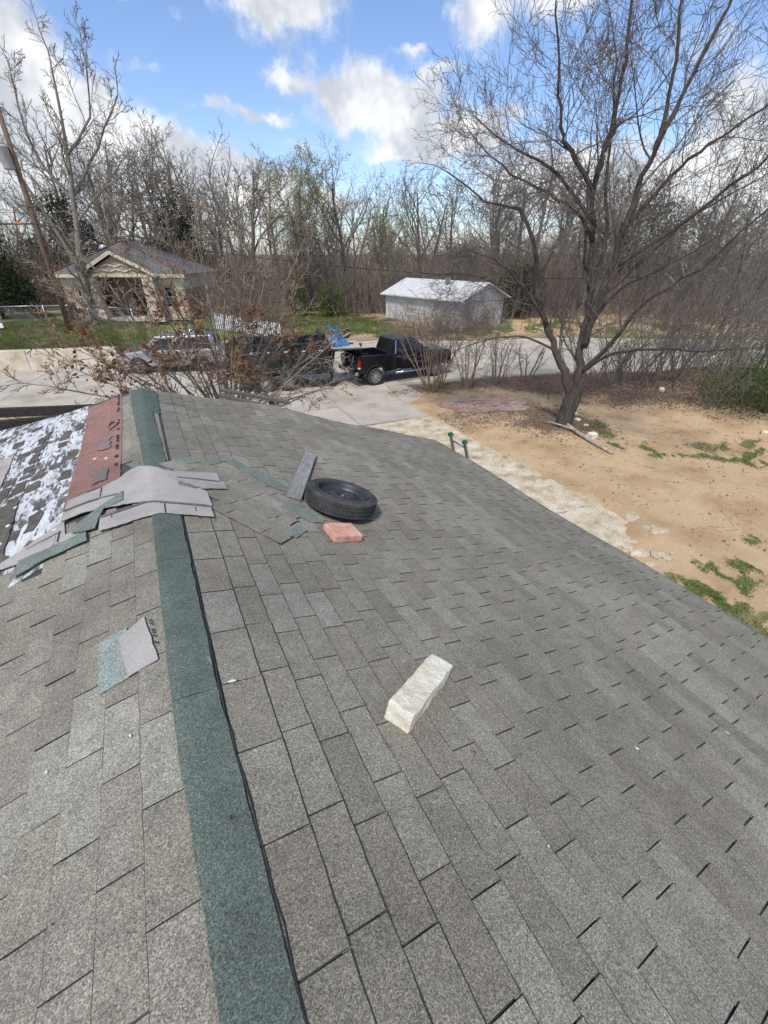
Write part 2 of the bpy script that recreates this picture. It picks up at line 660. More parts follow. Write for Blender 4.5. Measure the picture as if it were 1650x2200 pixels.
# ------------------------------------------------------------------ road, kerbs, driveway
m_road = mat('worn_concrete', [(.28, .24, .19), (.41, .362, .292), (.48, .435, .36)], scale=.7, detail=9, rough=.9, bump=.35, bscale=45,
             speck=.16, sscale=60, lo=.32, hi=.68)
m_road2 = mat('patched_concrete', [(.30, .262, .21), (.41, .365, .30), (.46, .418, .35)], scale=1.1, detail=9, rough=.9, bump=.3, bscale=50,
              speck=.2, sscale=70, lo=.3, hi=.7)
m_kerb = mat('kerb_concrete', [(.34, .29, .22), (.50, .44, .34), (.58, .53, .44)], scale=1.6, detail=8, rough=.9, bump=.4, bscale=30, speck=.15, sscale=60)
m_tar = mat('tar_seam', [(.07, .06, .05), (.16, .14, .115)], scale=8)
m_old = mat('weathered_slab', [(.22, .165, .10), (.42, .34, .225), (.54, .475, .36), (.62, .57, .47)], scale=2.2, detail=10, rough=.95, bump=1.0, bscale=22,
            speck=.35, sscale=30, lo=.28, hi=.72)

road = thing('road', None, None)
road['kind'] = 'structure'
xs = np.concatenate([np.arange(-60, -10, 3.6), np.arange(-10, 34, 3.4), [40, 46, 54, 62]])
for i in range(len(xs) - 1):
    x0, x1 = xs[i] + .012, xs[i + 1] - .012
    far0, far1, ne0, ne1 = lin(FAR, x0), lin(FAR, x1), lin(NEAR, x0), lin(NEAR, x1)
    m0, m1 = (far0 + ne0) / 2, (far1 + ne1) / 2
    sk = 1.6
    for half, (ya0, ya1, yb0, yb1, sa, sb) in enumerate(((ne0, ne1, m0 - .012, m1 - .012, 0, sk / 2), (m0 + .012, m1 + .012, far0, far1, sk / 2, sk))):
        dz = random.uniform(-.003, .004)
        mb = MB()
        mb.ext([(x0 + sa, ya0), (x1 + sa, ya1), (x1 + sb, yb1), (x0 + sb, yb0)], 'Z', -.12, .004 + dz)
        o = mb.build('slab', m_road if random.random() < .6 else m_road2, road)
# dark bed seen in the joints
mb = MB()
for i in range(len(xs) - 1):
    mb.add([(xs[i], lin(NEAR, xs[i]), -.008), (xs[i + 1] + .1, lin(NEAR, xs[i + 1] + .1), -.008),
            (xs[i + 1] + 1.7, lin(FAR, xs[i + 1] + 1.7), -.008), (xs[i] + 1.6, lin(FAR, xs[i] + 1.6), -.008)], [(0, 1, 2, 3)])
mb.build('joint_bed', m_tar, road)

kerb = thing('kerb', None, None)
kerb['kind'] = 'structure'


def kerb_run(poly, x0, x1, step, side, h=.13, w=.18):
    x = x0
    while x < x1:
        xa, xb = x + .01, min(x + step, x1) - .01
        a_, b_ = Vector((xa, lin(poly, xa), 0)), Vector((xb, lin(poly, xb), 0))
        d = (b_ - a_).normalized()
        nrm = Vector((-d.y, d.x, 0)) * side
        rings = []
        for p in (a_, b_):
            rings.append([p + Vector((0, 0, -.1)), p + Vector((0, 0, h - .03)), p + nrm * .03 + Vector((0, 0, h)), p + nrm * w + Vector((0, 0, h)),
                          p + nrm * w + Vector((0, 0, -.1))])
        MB().loft(rings).build('kerb_stone', m_kerb, kerb)
        x += step


kerb_run(FAR, 5.2, 42, 3.0, 1)
kerb_run(NEAR, -40, 3.0, 3.0, -1)
kerb_run(NEAR, 10.4, 40, 3.0, -1, h=.11)

drive = thing('driveway', None, None)
drive['kind'] = 'structure'


def slab(poly, z=.006, m=m_road2, parent=drive, jag=0.0, name='slab'):
    pts = []
    n = len(poly)
    for i in range(n):
        p, q = poly[i], poly[(i + 1) % n]
        k = max(1, int(math.hypot(q[0] - p[0], q[1] - p[1]) / .18)) if jag else 1
        for j in range(k):
            s = j / k
            pts.append((p[0] + (q[0] - p[0]) * s + random.uniform(-jag, jag), p[1] + (q[1] - p[1]) * s + random.uniform(-jag, jag)))
    return MB().ext(pts, 'Z', z - .13, z).build(name, m, parent)


# apron panels at the street and the worn strip beside the house
slab([(3.4, 15.9), (6.2, 15.6), (6.35, 18.15), (3.0, 18.95)], .008)
slab([(6.23, 15.6), (8.95, 15.2), (9.5, 17.45), (6.38, 18.14)], .004, m_road)
slab([(3.5, 13.4), (6.1, 13.2), (6.18, 15.57), (3.42, 15.87)], .003, m_road)
slab([(6.13, 13.2), (8.9, 12.9), (8.93, 15.17), (6.21, 15.57)], .009)
slab([(8.96, 14.5), (10.3, 15.4), (10.35, 17.22), (9.54, 17.42), (8.98, 15.2)], .006)
slab([(4.3, 9.2), (8.95, 9.0), (8.9, 12.87), (4.3, 13.2)], .007, m_old, jag=.03)
slab([(4.3, 5.6), (9.0, 5.4), (8.96, 8.98), (4.3, 9.17)], .012, m_old, jag=.05)
slab([(4.3, 3.4), (7.2, 4.2), (7.9, 4.0), (8.4, 4.5), (8.95, 4.4), (9.05, 5.37), (4.3, 5.57)], .005, m_old, jag=.11)
for k in range(34):
    cx_, cy_ = random.uniform(7.2, 9.35), random.uniform(2.9, 4.5)
    if cy_ < 3.0 + (9.3 - cx_) * .1:
        continue
    rr_ = random.uniform(.05, .26) * (cy_ - 2.2) / 2
    n_ = 9
    slab([(cx_ + rr_ * 1.5 * math.cos(6.283 * q_ / n_) * random.uniform(.6, 1.2), cy_ + rr_ * math.sin(6.283 * q_ / n_) * random.uniform(.6, 1.2)) for q_ in range(n_)], random.uniform(.004, .012), m_old, jag=.02, name='slab_fragment')
MB().add([(3.0, 12.9, -.012), (10.3, 12.9, -.012), (10.3, 17.2, -.012), (3.0, 18.9, -.012)], [(0, 1, 2, 3)]).build('joint_bed', m_tar, drive)

# brick patio: every paver a piece
patio = thing('brick_patio', 'patio of worn red pavers in the yard beside the driveway', 'patio', (11.5, 13.0, 0), R(-17))
m_pav = [mat('paver_%d' % i, c, scale=7, rough=.95, bump=.6, bscale=40, speck=.25, sscale=60, coords='pos') for i, c in enumerate(
    ([(.26, .15, .115), (.41, .255, .20)], [(.31, .19, .15), (.45, .32, .265)], [(.28, .215, .18), (.42, .35, .295)]))]
pv = []
for k in range(3):
    hx, hy = .195, .095
    pv.append(MB().ext([(-hx, -hy + .01), (-hx + .01, -hy), (hx - .01, -hy), (hx, -hy + .01), (hx, hy - .01), (hx - .01, hy), (-hx + .01, hy), (-hx, hy - .01)],
                       'Z', -.05, .0).mesh('paver', m_pav[k]))
POLY = [(-1.75, .55), (-.2, 1.1), (1.35, 1.3), (1.95, .1), (1.8, -.95), (.1, -1.05), (-1.1, -.75)]
for j in range(13):
    for i in range(11):
        x, y = -2.1 + i * .40 + (.2 if j % 2 else 0), -1.25 + j * .2
        if inpoly(np.array([x]), np.array([y]), POLY)[0] and random.random() < .93:
            o = obj('paver', random.choice(pv), patio)
            wx, wy = 11.5 + x, 13.0 + y
            o.location = (x + random.uniform(-.008, .008), y + random.uniform(-.008, .008), gz(11.5 + x * .96 + y * .29, 13 - x * .29 + y * .96) + .05 + random.uniform(-.008, .012))
            o.rotation_euler = (random.uniform(-.03, .03), random.uniform(-.03, .03), random.uniform(-.04, .04))

# ------------------------------------------------------------------ the roof we stand on
SR, SL = R(18.4), R(14.0)
X0, ZR = -.24, 3.955


def Wv(q, v):
    return (.022 * math.sin(q * 1.7 + v * .9) + .016 * math.sin(v * 2.1 - q * .6 + 1.0) + .012 * math.sin(q * 3.3 + 2.0) * math.sin(v * 1.3)) * min(1, abs(q) / .5 + .15)


def S(q, v, h=0.0):
    """point of the roof: q = distance from the crest (right +, left -), v along the ridge, h above"""
    s = SR if q >= 0 else SL
    aq = abs(q)
    r_ = .05                       # the crest is slightly rounded
    drop = math.sin(s) * (aq - r_ * (1 - math.exp(-aq / r_)) * .5)
    sg = 1 if q >= 0 else -1
    return Vector((X0 + sg * aq * math.cos(s) + sg * math.sin(s) * h * (1 - math.exp(-aq / .04)), v, ZR - drop + Wv(q, v) + math.cos(s) * h))


def Sframe(q, v):
    e = .02
    sg = 1 if q >= 0 else -1
    du = (S(q + sg * e, v) - S(q, v)).normalized()      # downhill
    dv = (S(q, v + e) - S(q, v - e)).normalized()
    n = (du.cross(dv) if sg < 0 else dv.cross(du)) * 1
    if n.z < 0:
        n = -n
    return du, dv, n.normalized()


def px(P):
    d = P - CAM
    f = Vector((math.sin(R(28.2)) * math.cos(R(32.3)), math.cos(R(28.2)) * math.cos(R(32.3)), -math.sin(R(32.3))))
    r_ = Vector((math.cos(R(28.2)), -math.sin(R(28.2)), 0))
    u = r_.cross(f)
    z = d.dot(f)
    if z < .1:
        return None
    return (825 + 880 * d.dot(r_) / z, 1100 - 880 * d.dot(u) / z, z)


house = thing('shingled_house', 'house seen from its own roof, grey-brown shingles with a green ridge cap', 'house')
m_deck = mat('roof_felt', [(.04, .045, .041), (.07, .076, .068)], scale=9, speck=.3, sscale=200)
m_deckg = mat('worn_green_granules', [(.05, .062, .055), (.09, .11, .098)], scale=20, speck=.5, sscale=190)
m_sh = shingle_mat('shingle_granules', 'obj')
m_shs = shingle_mat('shingle_granules_far', 'Col')


def surf_grid(qs, vs_of, h=0.0):
    vs, fs = [], []
    n = None
    for q in qs:
        row = [S(q, v, h) for v in vs_of(q)]
        n = len(row)
        vs += row
    for i in range(len(qs) - 1):
        for j in range(n - 1):
            fs.append((i * n + j, (i + 1) * n + j, (i + 1) * n + j + 1, i * n + j + 1))
    return vs, fs


def rake(q):
    if q < 0:
        return 5.97 + .26 * min(1.8, -q)
    return 5.95 + .16 * math.sin(min(q, 4.0) * .78) - .1 * max(0, q - 3.6)


vs, fs = surf_grid(list(np.linspace(-3.4, -.02, 30)) + list(np.linspace(.02, 4.66, 44)), lambda q: np.linspace(-1.6, rake(q), 40), 0)
roof = MB().add(vs, fs).build('roof', m_deck, house, smooth=True)

PAL = [(.226, .208, .166), (.217, .198, .156), (.210, .190, .151), (.236, .221, .178), (.222, .205, .163), (.203, .185, .147), (.252, .241, .196), (.242, .230, .186)]
PW = np.array([.2, .17, .13, .14, .16, .08, .06, .06])
PW /= PW.sum()


def tab_mesh(name, L, wid, ov, seed, th=.0042, lift=.0062, shade_lips=(.0030, .0056)):
    """one shingle tab: x along the ridge, y downhill; the lower edge is proud and the shade line under it is coloured in as a dark asphalt lip"""
    r_ = random.Random(seed)
    n = 6
    vs, fs, dark = [], [], []
    k = 6
    for i in range(n):
        x = -L / 2 + L * i / (n - 1)
        e = r_.uniform(-.0018, .0018)
        up = r_.uniform(0, .0022) + (.0015 if i in (0, n - 1) else 0)
        shade_lip = r_.uniform(*shade_lips)
        sec = ((-ov, .0015), (wid + e - shade_lip, lift + up), (wid + e - shade_lip, lift + up - .0018), (wid + e, lift + up - .0024), (wid + e, lift - th), (-ov, .0005))
        for (y, z) in sec:
            vs.append((x + (r_.uniform(-.0012, .0012) if i in (0, n - 1) else 0), y, z))
    for i in range(n - 1):
        for q in range(k):
            q2 = (q + 1) % k
            fs.append((i * k + q, i * k + q2, (i + 1) * k + q2, (i + 1) * k + q))
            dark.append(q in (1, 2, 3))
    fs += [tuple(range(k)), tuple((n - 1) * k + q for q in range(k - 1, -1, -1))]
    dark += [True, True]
    mb = MB().add(vs, fs)
    mb.dark = dark
    return mb


m_edge_shade = mat('asphalt_edge_shade', [(.022, .022, .019), (.05, .047, .04)], scale=25)  # tar-black shingle edges, also the shade line drawn in below each course
TABS = [tab_mesh('shingle', .2995, .127, .02, s_) for s_ in range(8)] + [tab_mesh('shingle', .2995, .127, .02, 50 + s_, lift=.0054, shade_lips=(.0016, .0034)) for s_ in range(6)]
TABM = []
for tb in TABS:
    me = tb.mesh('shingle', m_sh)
    me.materials.append(m_edge_shade)
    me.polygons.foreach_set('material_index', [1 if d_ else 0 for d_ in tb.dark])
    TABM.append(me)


def place_frame(q, v, rot=0.0, h=0.0):
    du, dv, n = Sframe(q, v)
    m = Matrix((dv, du, dv.cross(du))).transposed()
    if dv.cross(du).dot(n) < 0:
        m = Matrix((-dv, du, (-dv).cross(du))).transposed()
    m = m @ Matrix.Rotation(rot, 3, 'Z')
    m = m.to_4x4()
    m.translation = S(q, v, h)
    return m


tabs = []        # (area, matrix, mesh index, colour, sx, sy)
phases = [.295, .015, .24, .035, .24]
DIAG = [(.30, 2.80), (.25, 3.35), (.42, 3.62), (.62, 3.70), (1.02, 3.10), (1.12, 2.68), (.95, 2.50), (.74, 2.32)]
crs = [(.028, .100), (.175, .138)] + [(.312 + .127 * k, .127) for k in range(34)]
for k, (u0, wd) in enumerate(crs):
    ph = .15 if k == 0 else phases[k - 1] if k <= len(phases) else (.04 if k % 2 else .235) + random.uniform(-.03, .03) + .008 * (k % 7)
    stripcol = None
    for j in range(-6, 22):
        v = ph + .305 * (j + .5)
        q = u0 + .002
        sx = 1.0
        if v - .16 > rake(q + .06):
            continue
        v0, v1 = v - .1525, v + .1525
        vr = rake(q + .06)
        if v1 > vr:
            sx = (vr - v0) / .305
            if sx < .15:
                continue
            v = (v0 + vr) / 2
        if v < -1.35:
            continue
        if j % 3 == 0 or stripcol is None:
            base = PAL[rng.choice(len(PAL), p=PW)]
            stripcol = base
        cc = stripcol if random.random() < .45 else PAL[rng.choice(len(PAL), p=PW)]
        f_ = random.uniform(.93, 1.07)
        c = tuple(x * f_ for x in cc)
        sx *= 1 - .008 * float(smoothstep(1.0, 3.5, math.hypot(q, v)))
        M = place_frame(q, v, random.uniform(-.004, .004), .0005 + .0015 * random.random())
        a = px(S(q + wd / 2, v))
        area = 0 if (a is None or not (-40 < a[0] < 1690 and 0 < a[1] < 2260)) else 1.0 / (a[2] ** 2) * max(.05, (CAM - S(q, v)).normalized().dot(Sframe(q, v)[2]))
        tabs.append([area, M, random.randrange(8) if k else 8 + random.randrange(6), c, sx, (wd + .002) / .127])
# left slope: tidy courses on the near part, a short leftover strip beside the ridge further on
for k in range(20):
    u0 = .012 + .131 * k
    ph = (.56 if k % 2 == 0 else .40) + random.uniform(-.015, .015)
    for j in range(-8, 20):
        v = ph + .305 * (j + .5)
        if v < -1.35:
            continue
        q = -(u0 + .002)
        lim = 3.08 if k < 5 else 2.76
        strip = (k == 0 and v < 5.95) or (k == 1 and 3.7 < v < 5.95)
        if not (v + .15 < lim or strip):
            continue
        cc = PAL[rng.choice(len(PAL), p=PW)]
        f_ = random.uniform(1.0, 1.12)
        sy = 1.04
        if k == 1 and v > 3.6:
            sy = .92
        M = place_frame(q, v, random.uniform(-.006, .006), .0005 + .001 * random.random())
        a = px(S(q, v))
        area = 0 if (a is None or not (-40 < a[0] < 1690 and 0 < a[1] < 2260)) else 1.0 / (a[2] ** 2)
        tabs.append([area, M, 8 + random.randrange(6), tuple(x * f_ for x in cc), 1.0, sy])

tabs.sort(key=lambda r_: -r_[0])
SV, SF, SC, SD = [], [], [], []
tabV = [np.array(tb.v) for tb in TABS]
tabF = [tb.f for tb in TABS]
for i, (area, M, k, c, sx, sy) in enumerate(tabs):
    if i < 300 and area > 0:
        o = obj('shingle', TABM[k], roof)
        o.matrix_world = M @ Matrix.Diagonal((sx, sy, 1, 1))
        o.color = (*c, 1)
    else:
        m4 = np.array(M @ Matrix.Diagonal((sx, sy, 1, 1)))
        V = tabV[k] @ m4[:3, :3].T + m4[:3, 3]
        off = len(SV)
        SV += V.tolist()
        SF += [tuple(x + off for x in f) for f in tabF[k]]
        SC += [(*c, 1)] * len(V)
        SD += [1 if d_ else 0 for d_ in TABS[k].dark]
rest_ = MB()
rest_.v, rest_.f = SV, SF
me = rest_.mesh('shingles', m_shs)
me.materials.append(m_edge_shade)
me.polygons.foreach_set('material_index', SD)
at = me.color_attributes.new('Col', 'FLOAT_COLOR', 'POINT')
at.data.foreach_set('color', np.array(SC, np.float32).ravel())
o = obj('shingles', me, roof)
o['kind'] = 'stuff'

# ridge cap: green pieces laid over the crest
m_cap = shingle_mat('green_cap_granules', 'obj')


def sheet(poly_rows, h0, th, name, m, parent, color=None, smooth=True):
    """a thin sheet over the roof from rows of (q, v); every row has the same number of points"""
    n = len(poly_rows[0])
    top = [S(q, v, h0 + th + (hh[0] if hh else 0)) for row in poly_rows for (q, v, *hh) in row]
    bot = [S(q, v, h0 + (hh[0] if hh else 0)) for row in poly_rows for (q, v, *hh) in row]
    N = len(top)
    fs = []
    R_ = len(poly_rows)
    for i in range(R_ - 1):
        for j in range(n - 1):
            a_, b_, c_, d_ = i * n + j, (i + 1) * n + j, (i + 1) * n + j + 1, i * n + j + 1
            fs.append((a_, b_, c_, d_))
            fs.append((N + d_, N + c_, N + b_, N + a_))
    ring = [j for j in range(n)] + [i * n + n - 1 for i in range(1, R_)] + [(R_ - 1) * n + j for j in range(n - 2, -1, -1)] + [i * n for i in range(R_ - 2, 0, -1)]
    for i in range(len(ring)):
        a_, b_ = ring[i], ring[(i + 1) % len(ring)]
        fs.append((a_, N + a_, N + b_, b_))
    o = MB().add(top + bot, fs).build(name, m, parent)
    if color:
        o.color = (*color, 1)
    return o


def quad_sheet(c4, h0, th, name, m, parent, color=None, nq=6, nv=4, jag=.004, lift=0.0):
    """c4: (q,v) corners a-b-c-d, a->b along first side, d->c the opposite"""
    rows = []
    a_, b_, c_, d_ = c4
    for i in range(nq + 1):
        s = i / nq
        row = []
        for j in range(nv + 1):
            r_ = j / nv
            q = (a_[0] * (1 - s) + b_[0] * s) * (1 - r_) + (d_[0] * (1 - s) + c_[0] * s) * r_
            v = (a_[1] * (1 - s) + b_[1] * s) * (1 - r_) + (d_[1] * (1 - s) + c_[1] * s) * r_
            ed = i in (0, nq) or j in (0, nv)
            q += random.uniform(-jag, jag) if ed else 0
            v += random.uniform(-jag, jag) if ed else 0
            row.append((q, v, lift * random.random() if ed else 0))
        rows.append(row)
    return sheet(rows, h0, th, name, m, parent, color)


def poly_sheet(poly, h0, th, name, m, parent, color=None, jag=.006):
    """irregular scrap lying on one slope"""
    pts = []
    n = len(poly)
    for i in range(n):
        p, q_ = poly[i], poly[(i + 1) % n]
        k = max(1, int(math.hypot(q_[0] - p[0], q_[1] - p[1]) / .05))
        for j in range(k):
            s = j / k
            g = jag if j else 0
            pts.append((p[0] + (q_[0] - p[0]) * s + random.uniform(-g, g), p[1] + (q_[1] - p[1]) * s + random.uniform(-g, g)))
    top = [S(q, v, h0 + th) for q, v in pts]
    bot = [S(q, v, h0) for q, v in pts]
    k = len(pts)
    fs = [tuple(range(k)), tuple(range(2 * k - 1, k - 1, -1))] + [(i, i + k, (i + 1) % k + k, (i + 1) % k) for i in range(k)]
    o = MB().add(top + bot, fs).build(name, m, parent)
    if color:
        o.color = (*color, 1)
    return o


def tint_(c_, a_, b_):
    f_ = random.uniform(a_, b_)
    return tuple(x * f_ for x in c_)


CAPG = (.108, .132, .109)
cuts = [-1.5, -.55, .19, 1.19, 2.13, 3.0, 3.95, 4.9, 5.78, 6.02]
for i in range(len(cuts) - 1):
    a_, b_ = cuts[i] + .003, cuts[i + 1] - .002
    rows = []
    wl = lambda v: -.030 + .028 * float(smoothstep(1.3, .2, v)) - .10 * float(smoothstep(2.6, 5.9, v)) + random.uniform(-.0025, .0025)
    wr = lambda v: .134 + .030 * float(smoothstep(1.3, .2, v)) - .070 * float(smoothstep(2.2, 5.9, v)) + random.uniform(-.003, .003)
    for v in np.linspace(a_, b_, 14):
        l_, r_ = wl(v), wr(v)
        rows.append([(l_ + (r_ - l_) * s, v) for s in (0, .12, .25, .4, .55, .7, .85, 1)])
    o = sheet(rows, .0085, .005, 'ridge_cap_shingle', m_cap, roof, tint_(CAPG, .95, 1.06))
# tar line along the right edge of the cap
m_tarline = mat('tar_line', [(.018, .022, .022), (.04, .045, .042)], scale=30)
tp_ = []
for v in np.linspace(-1.4, 5.9, 90):
    w = .134 + .030 * float(smoothstep(1.3, .2, v)) - .070 * float(smoothstep(2.2, 5.9, v))
    tp_.append(S(w + .008 + random.uniform(-.004, .004), v, .0085))
MB().tube(tp_, [.0012 + .0042 * random.random() ** 1.5 for _ in tp_], 5).build('tar_bead', m_tarline, roof)
# green scrap beside the far end of the cap
poly_sheet([(.07, 5.0), (.145, 5.0), (.165, 5.88), (.06, 5.9)], .011, .005, 'patch_shingle', m_cap, roof, (.085, .125, .105))

# rows re-laid on the skew beside the draped patch
tdir, ndir = Vector((.63, -.78)), Vector((.78, .63))
rows_ = [(1.99, -1.95, -1.33), (2.12, -2.15, -1.34), (2.25, -2.66, -1.44), (2.38, -2.70, -1.47), (2.51, -2.62, -1.55), (2.64, -2.5, -1.95)]
for ri, (n0, s0, s1) in enumerate(rows_):
    s = s0 + random.uniform(-.05, 0)
    first = True
    while s < s1 - .06:
        e = min(s + (.305 if not first else random.uniform(.16, .3)), s1)
        first = False
        L_ = e - s - .006
        cs = [(s, n0), (s + L_, n0), (s + L_, n0 + .132), (s, n0 + .132)]
        quad = [tuple(tdir * a_ + ndir * b_) for a_, b_ in cs]
        cc = PAL[rng.choice(len(PAL), p=PW)]
        # uphill row on top of the one below it, a dark sheet beneath drawing the shade line at its edges
        q2_ = [tuple(tdir * a_ + ndir * b_) for a_, b_ in [(s - .004, n0 - .001), (s + L_ + .004, n0 - .001), (s + L_ + .004, n0 + .1375), (s - .004, n0 + .1375)]]
        quad_sheet(q2_, .0105 - .0012 * ri, .003, 'shingle_mat', m_edge_shade, roof, None, 5, 2, .002)
        quad_sheet([quad[0], quad[1], quad[2], quad[3]], .012 - .0012 * ri, .005, 'relaid_shingle', m_sh, roof, tint_(cc, .97, 1.1), 5, 3, .003, .004)
        s = e
GRN = (.168, .200, .168)
for poly in ([(.193, 3.703), (.346, 3.724), (.385, 3.624), (.266, 3.561)], [(.408, 3.647), (.5, 3.70), (.613, 3.715), (.455, 3.568)],
             [(.591, 3.672), (.698, 3.755), (.90, 3.44), (1.097, 3.139), (1.041, 3.08), (.875, 3.206)],
             [(.866, 2.837), (.95, 2.941), (1.057, 2.893), (1.162, 2.614), (1.053, 2.611)], [(.806, 2.431), (.917, 2.571), (.97, 2.488), (.847, 2.376)]):
    poly_sheet(poly, .0135, .004, 'green_patch_shingle', m_cap, roof, tint_(GRN, .92, 1.1), .004)

# pale sheets (shingles laid face down) draped over the ridge
m_lav = mat('pale_shingle_back', [(.275, .25, .228), (.36, .332, .305), (.42, .39, .36)], scale=3, detail=8, rough=.95, bump=.5, bscale=150, speck=.16, sscale=120)


def band(name, qa, qb, lo_, hi_, h, m, col=None, nq=26, nv=3, seam=True):
    rows = []
    for i in range(nq + 1):
        q = qa + (qb - qa) * i / nq
        a_, b_ = lo_(q), hi_(q)
        jl, jh = random.uniform(-.006, .006), random.uniform(-.006, .006)
        row = []
        for j in range(nv + 1):
            s = j / nv
            v = a_ + jl + (b_ + jh - a_ - jl) * s
            bul = .008 * math.sin(q * 9 + v * 4) * .5 + .004 * (1 - s)
            row.append((q, v, max(-.002, bul)))
        rows.append(row)
    return sheet(rows, h, .004, name, m, roof, col)


ip = lambda pts: (lambda q: float(np.interp(q, [p[0] for p in pts], [p[1] for p in pts])))
band('patch_shingle', -.345, .335, ip([(-.345, 2.70), (-.27, 2.685), (-.04, 2.665), (.03, 2.66), (.335, 2.60)]),
     ip([(-.345, 2.88), (-.06, 2.875), (.05, 2.815), (.335, 2.755)]), .019, m_lav)
band('patch_shingle', -.36, .345, ip([(-.36, 3.0), (-.2, 2.95), (-.06, 2.88), (.05, 2.815), (.345, 2.75)]),
     ip([(-.36, 3.34), (-.25, 3.42), (-.17, 3.51), (-.08, 3.52), (.06, 3.39), (.15, 3.30), (.345, 2.99)]), .022, m_lav)
band('patch_shingle', .10, .50, ip([(.10, 3.24), (.2, 3.12), (.33, 3.03), (.50, 3.055)]), ip([(.10, 3.36), (.15, 3.32), (.30, 3.215), (.50, 3.19)]), .027, m_lav, nq=14)
band('patch_shingle', .12, .475, ip([(.12, 3.26), (.3, 3.20), (.475, 3.185)]), ip([(.12, 3.35), (.3, 3.36), (.475, 3.365)]), .023, m_lav, nq=14)
band('patch_shingle', -.60, -.22, ip([(-.60, 3.03), (-.5, 3.04), (-.36, 3.01), (-.22, 3.06)]), ip([(-.60, 3.18), (-.36, 3.185), (-.22, 3.15)]), .019, m_lav, nq=12)
band('patch_shingle', -.585, -.22, ip([(-.585, 3.18), (-.36, 3.185), (-.22, 3.15)]), ip([(-.585, 3.335), (-.37, 3.385), (-.23, 3.44), (-.22, 3.45)]), .021, m_lav, nq=12)
band('patch_shingle', -.80, -.43, ip([(-.80, 2.74), (-.6, 2.775), (-.43, 2.75)]), ip([(-.80, 2.92), (-.6, 3.06), (-.585, 3.06), (-.58, 2.86), (-.43, 2.82)]), .012, m_lav, nq=14)
band('patch_shingle', -.93, -.62, ip([(-.93, 2.75), (-.8, 2.73), (-.62, 2.77)]), ip([(-.93, 2.83), (-.8, 2.90), (-.62, 2.90)]), .016, m_lav, nq=10)
m_seal = mat('sealant_stripe', [(.09, .085, .08), (.17, .16, .15)], scale=12, speck=.3, sscale=90)


def stripe(pts, w, h, name='sealant_strip'):
    rows = []
    Pq = np.array(pts)
    ts = np.linspace(0, 1, 22)
    cum = np.concatenate([[0], np.cumsum(np.hypot(*np.diff(Pq, axis=0).T))])
    for t_ in ts:
        q = float(np.interp(t_ * cum[-1], cum, Pq[:, 0]))
        v = float(np.interp(t_ * cum[-1], cum, Pq[:, 1]))
        ww = w * random.uniform(.75, 1.15)
        bul = .008 * math.sin(q * 9 + v * 4) * .5 + .003
        rows.append([(q, v, max(-.002, bul)), (q, v + ww, max(-.002, bul))])
    return sheet(rows, h, .0015, name, m_seal, roof)


stripe([(-.34, 2.862), (-.06, 2.855), (.05, 2.795), (.33, 2.735)], .022, .0262)
stripe([(-.59, 3.165), (-.36, 3.17), (-.23, 3.135)], .022, .0265)
stripe([(.16, 3.195), (.3, 3.19), (.47, 3.175)], .018, .0325)
stripe([(-.79, 2.86), (-.6, 2.90), (-.59, 2.90)], .020, .0175)
for q_, v0_, v1_ in ((-.275, 2.69, 2.86), (.045, 2.655, 2.79), (-.36, 3.19, 3.37), (-.60, 2.78, 2.90), (.23, 2.60, 2.74)):
    poly_sheet([(q_, v0_), (q_ + .006, v0_), (q_ + .008, v1_), (q_ + .002, v1_)], .0245 if v1_ < 3 else .0275, .002, 'slot', m_tarline, roof, None, .001)
poly_sheet([(-.199, 3.16), (-.195, 3.01), (-.319, 2.99), (-.367, 2.75), (-.51, 2.80), (-.499, 2.888), (-.36, 3.02)], .030, .004, 'green_patch_shingle', m_cap, roof, GRN, .008)
poly_sheet([(-.422, 2.755), (-.411, 2.645), (-.63, 2.638), (-.835, 2.595), (-.811, 2.75), (-.59, 2.756)], .025, .004, 'green_patch_shingle', m_cap, roof, GRN, .008)
poly_sheet([(.174, 3.21), (.323, 3.072), (.266, 3.027), (.158, 3.089)], .031, .004, 'green_patch_shingle', m_cap, roof, GRN, .005)
poly_sheet([(-.19, 3.70), (-.09, 3.68), (-.07, 3.54), (-.14, 3.566)], .014, .004, 'green_patch_shingle', m_cap, roof, GRN, .005)
poly_sheet([(-.93, 2.78), (-1.02, 2.95), (-1.10, 3.1), (-1.13, 2.7), (-.98, 2.62)], .014, .004, 'green_patch_shingle', m_cap, roof, GRN, .006)
# small square patch, half green and half pale
poly_sheet([(-.316, 1.709), (-.19, 1.725), (-.18, 1.418), (-.30, 1.412)], .011, .004, 'green_patch_shingle', m_cap, roof, (.24, .275, .245), .003)
poly_sheet([(-.225, 1.675), (-.108, 1.735), (-.061, 1.43), (-.183, 1.418)], .0155, .004, 'patch_shingle', m_lav, roof, None, .003)
for i in (0, 1, 3, 4, 5, 7):
    vv = 1.69 - .022 * i + random.uniform(-.006, .006)
    poly_sheet([(-.085 + .0022 * i, vv), (-.076 + .0022 * i, vv), (-.074 + .0022 * i, vv - .013), (-.084 + .0022 * i, vv - .012)], .0198, .001, 'tar_spot', m_tarline, roof, None, .002)

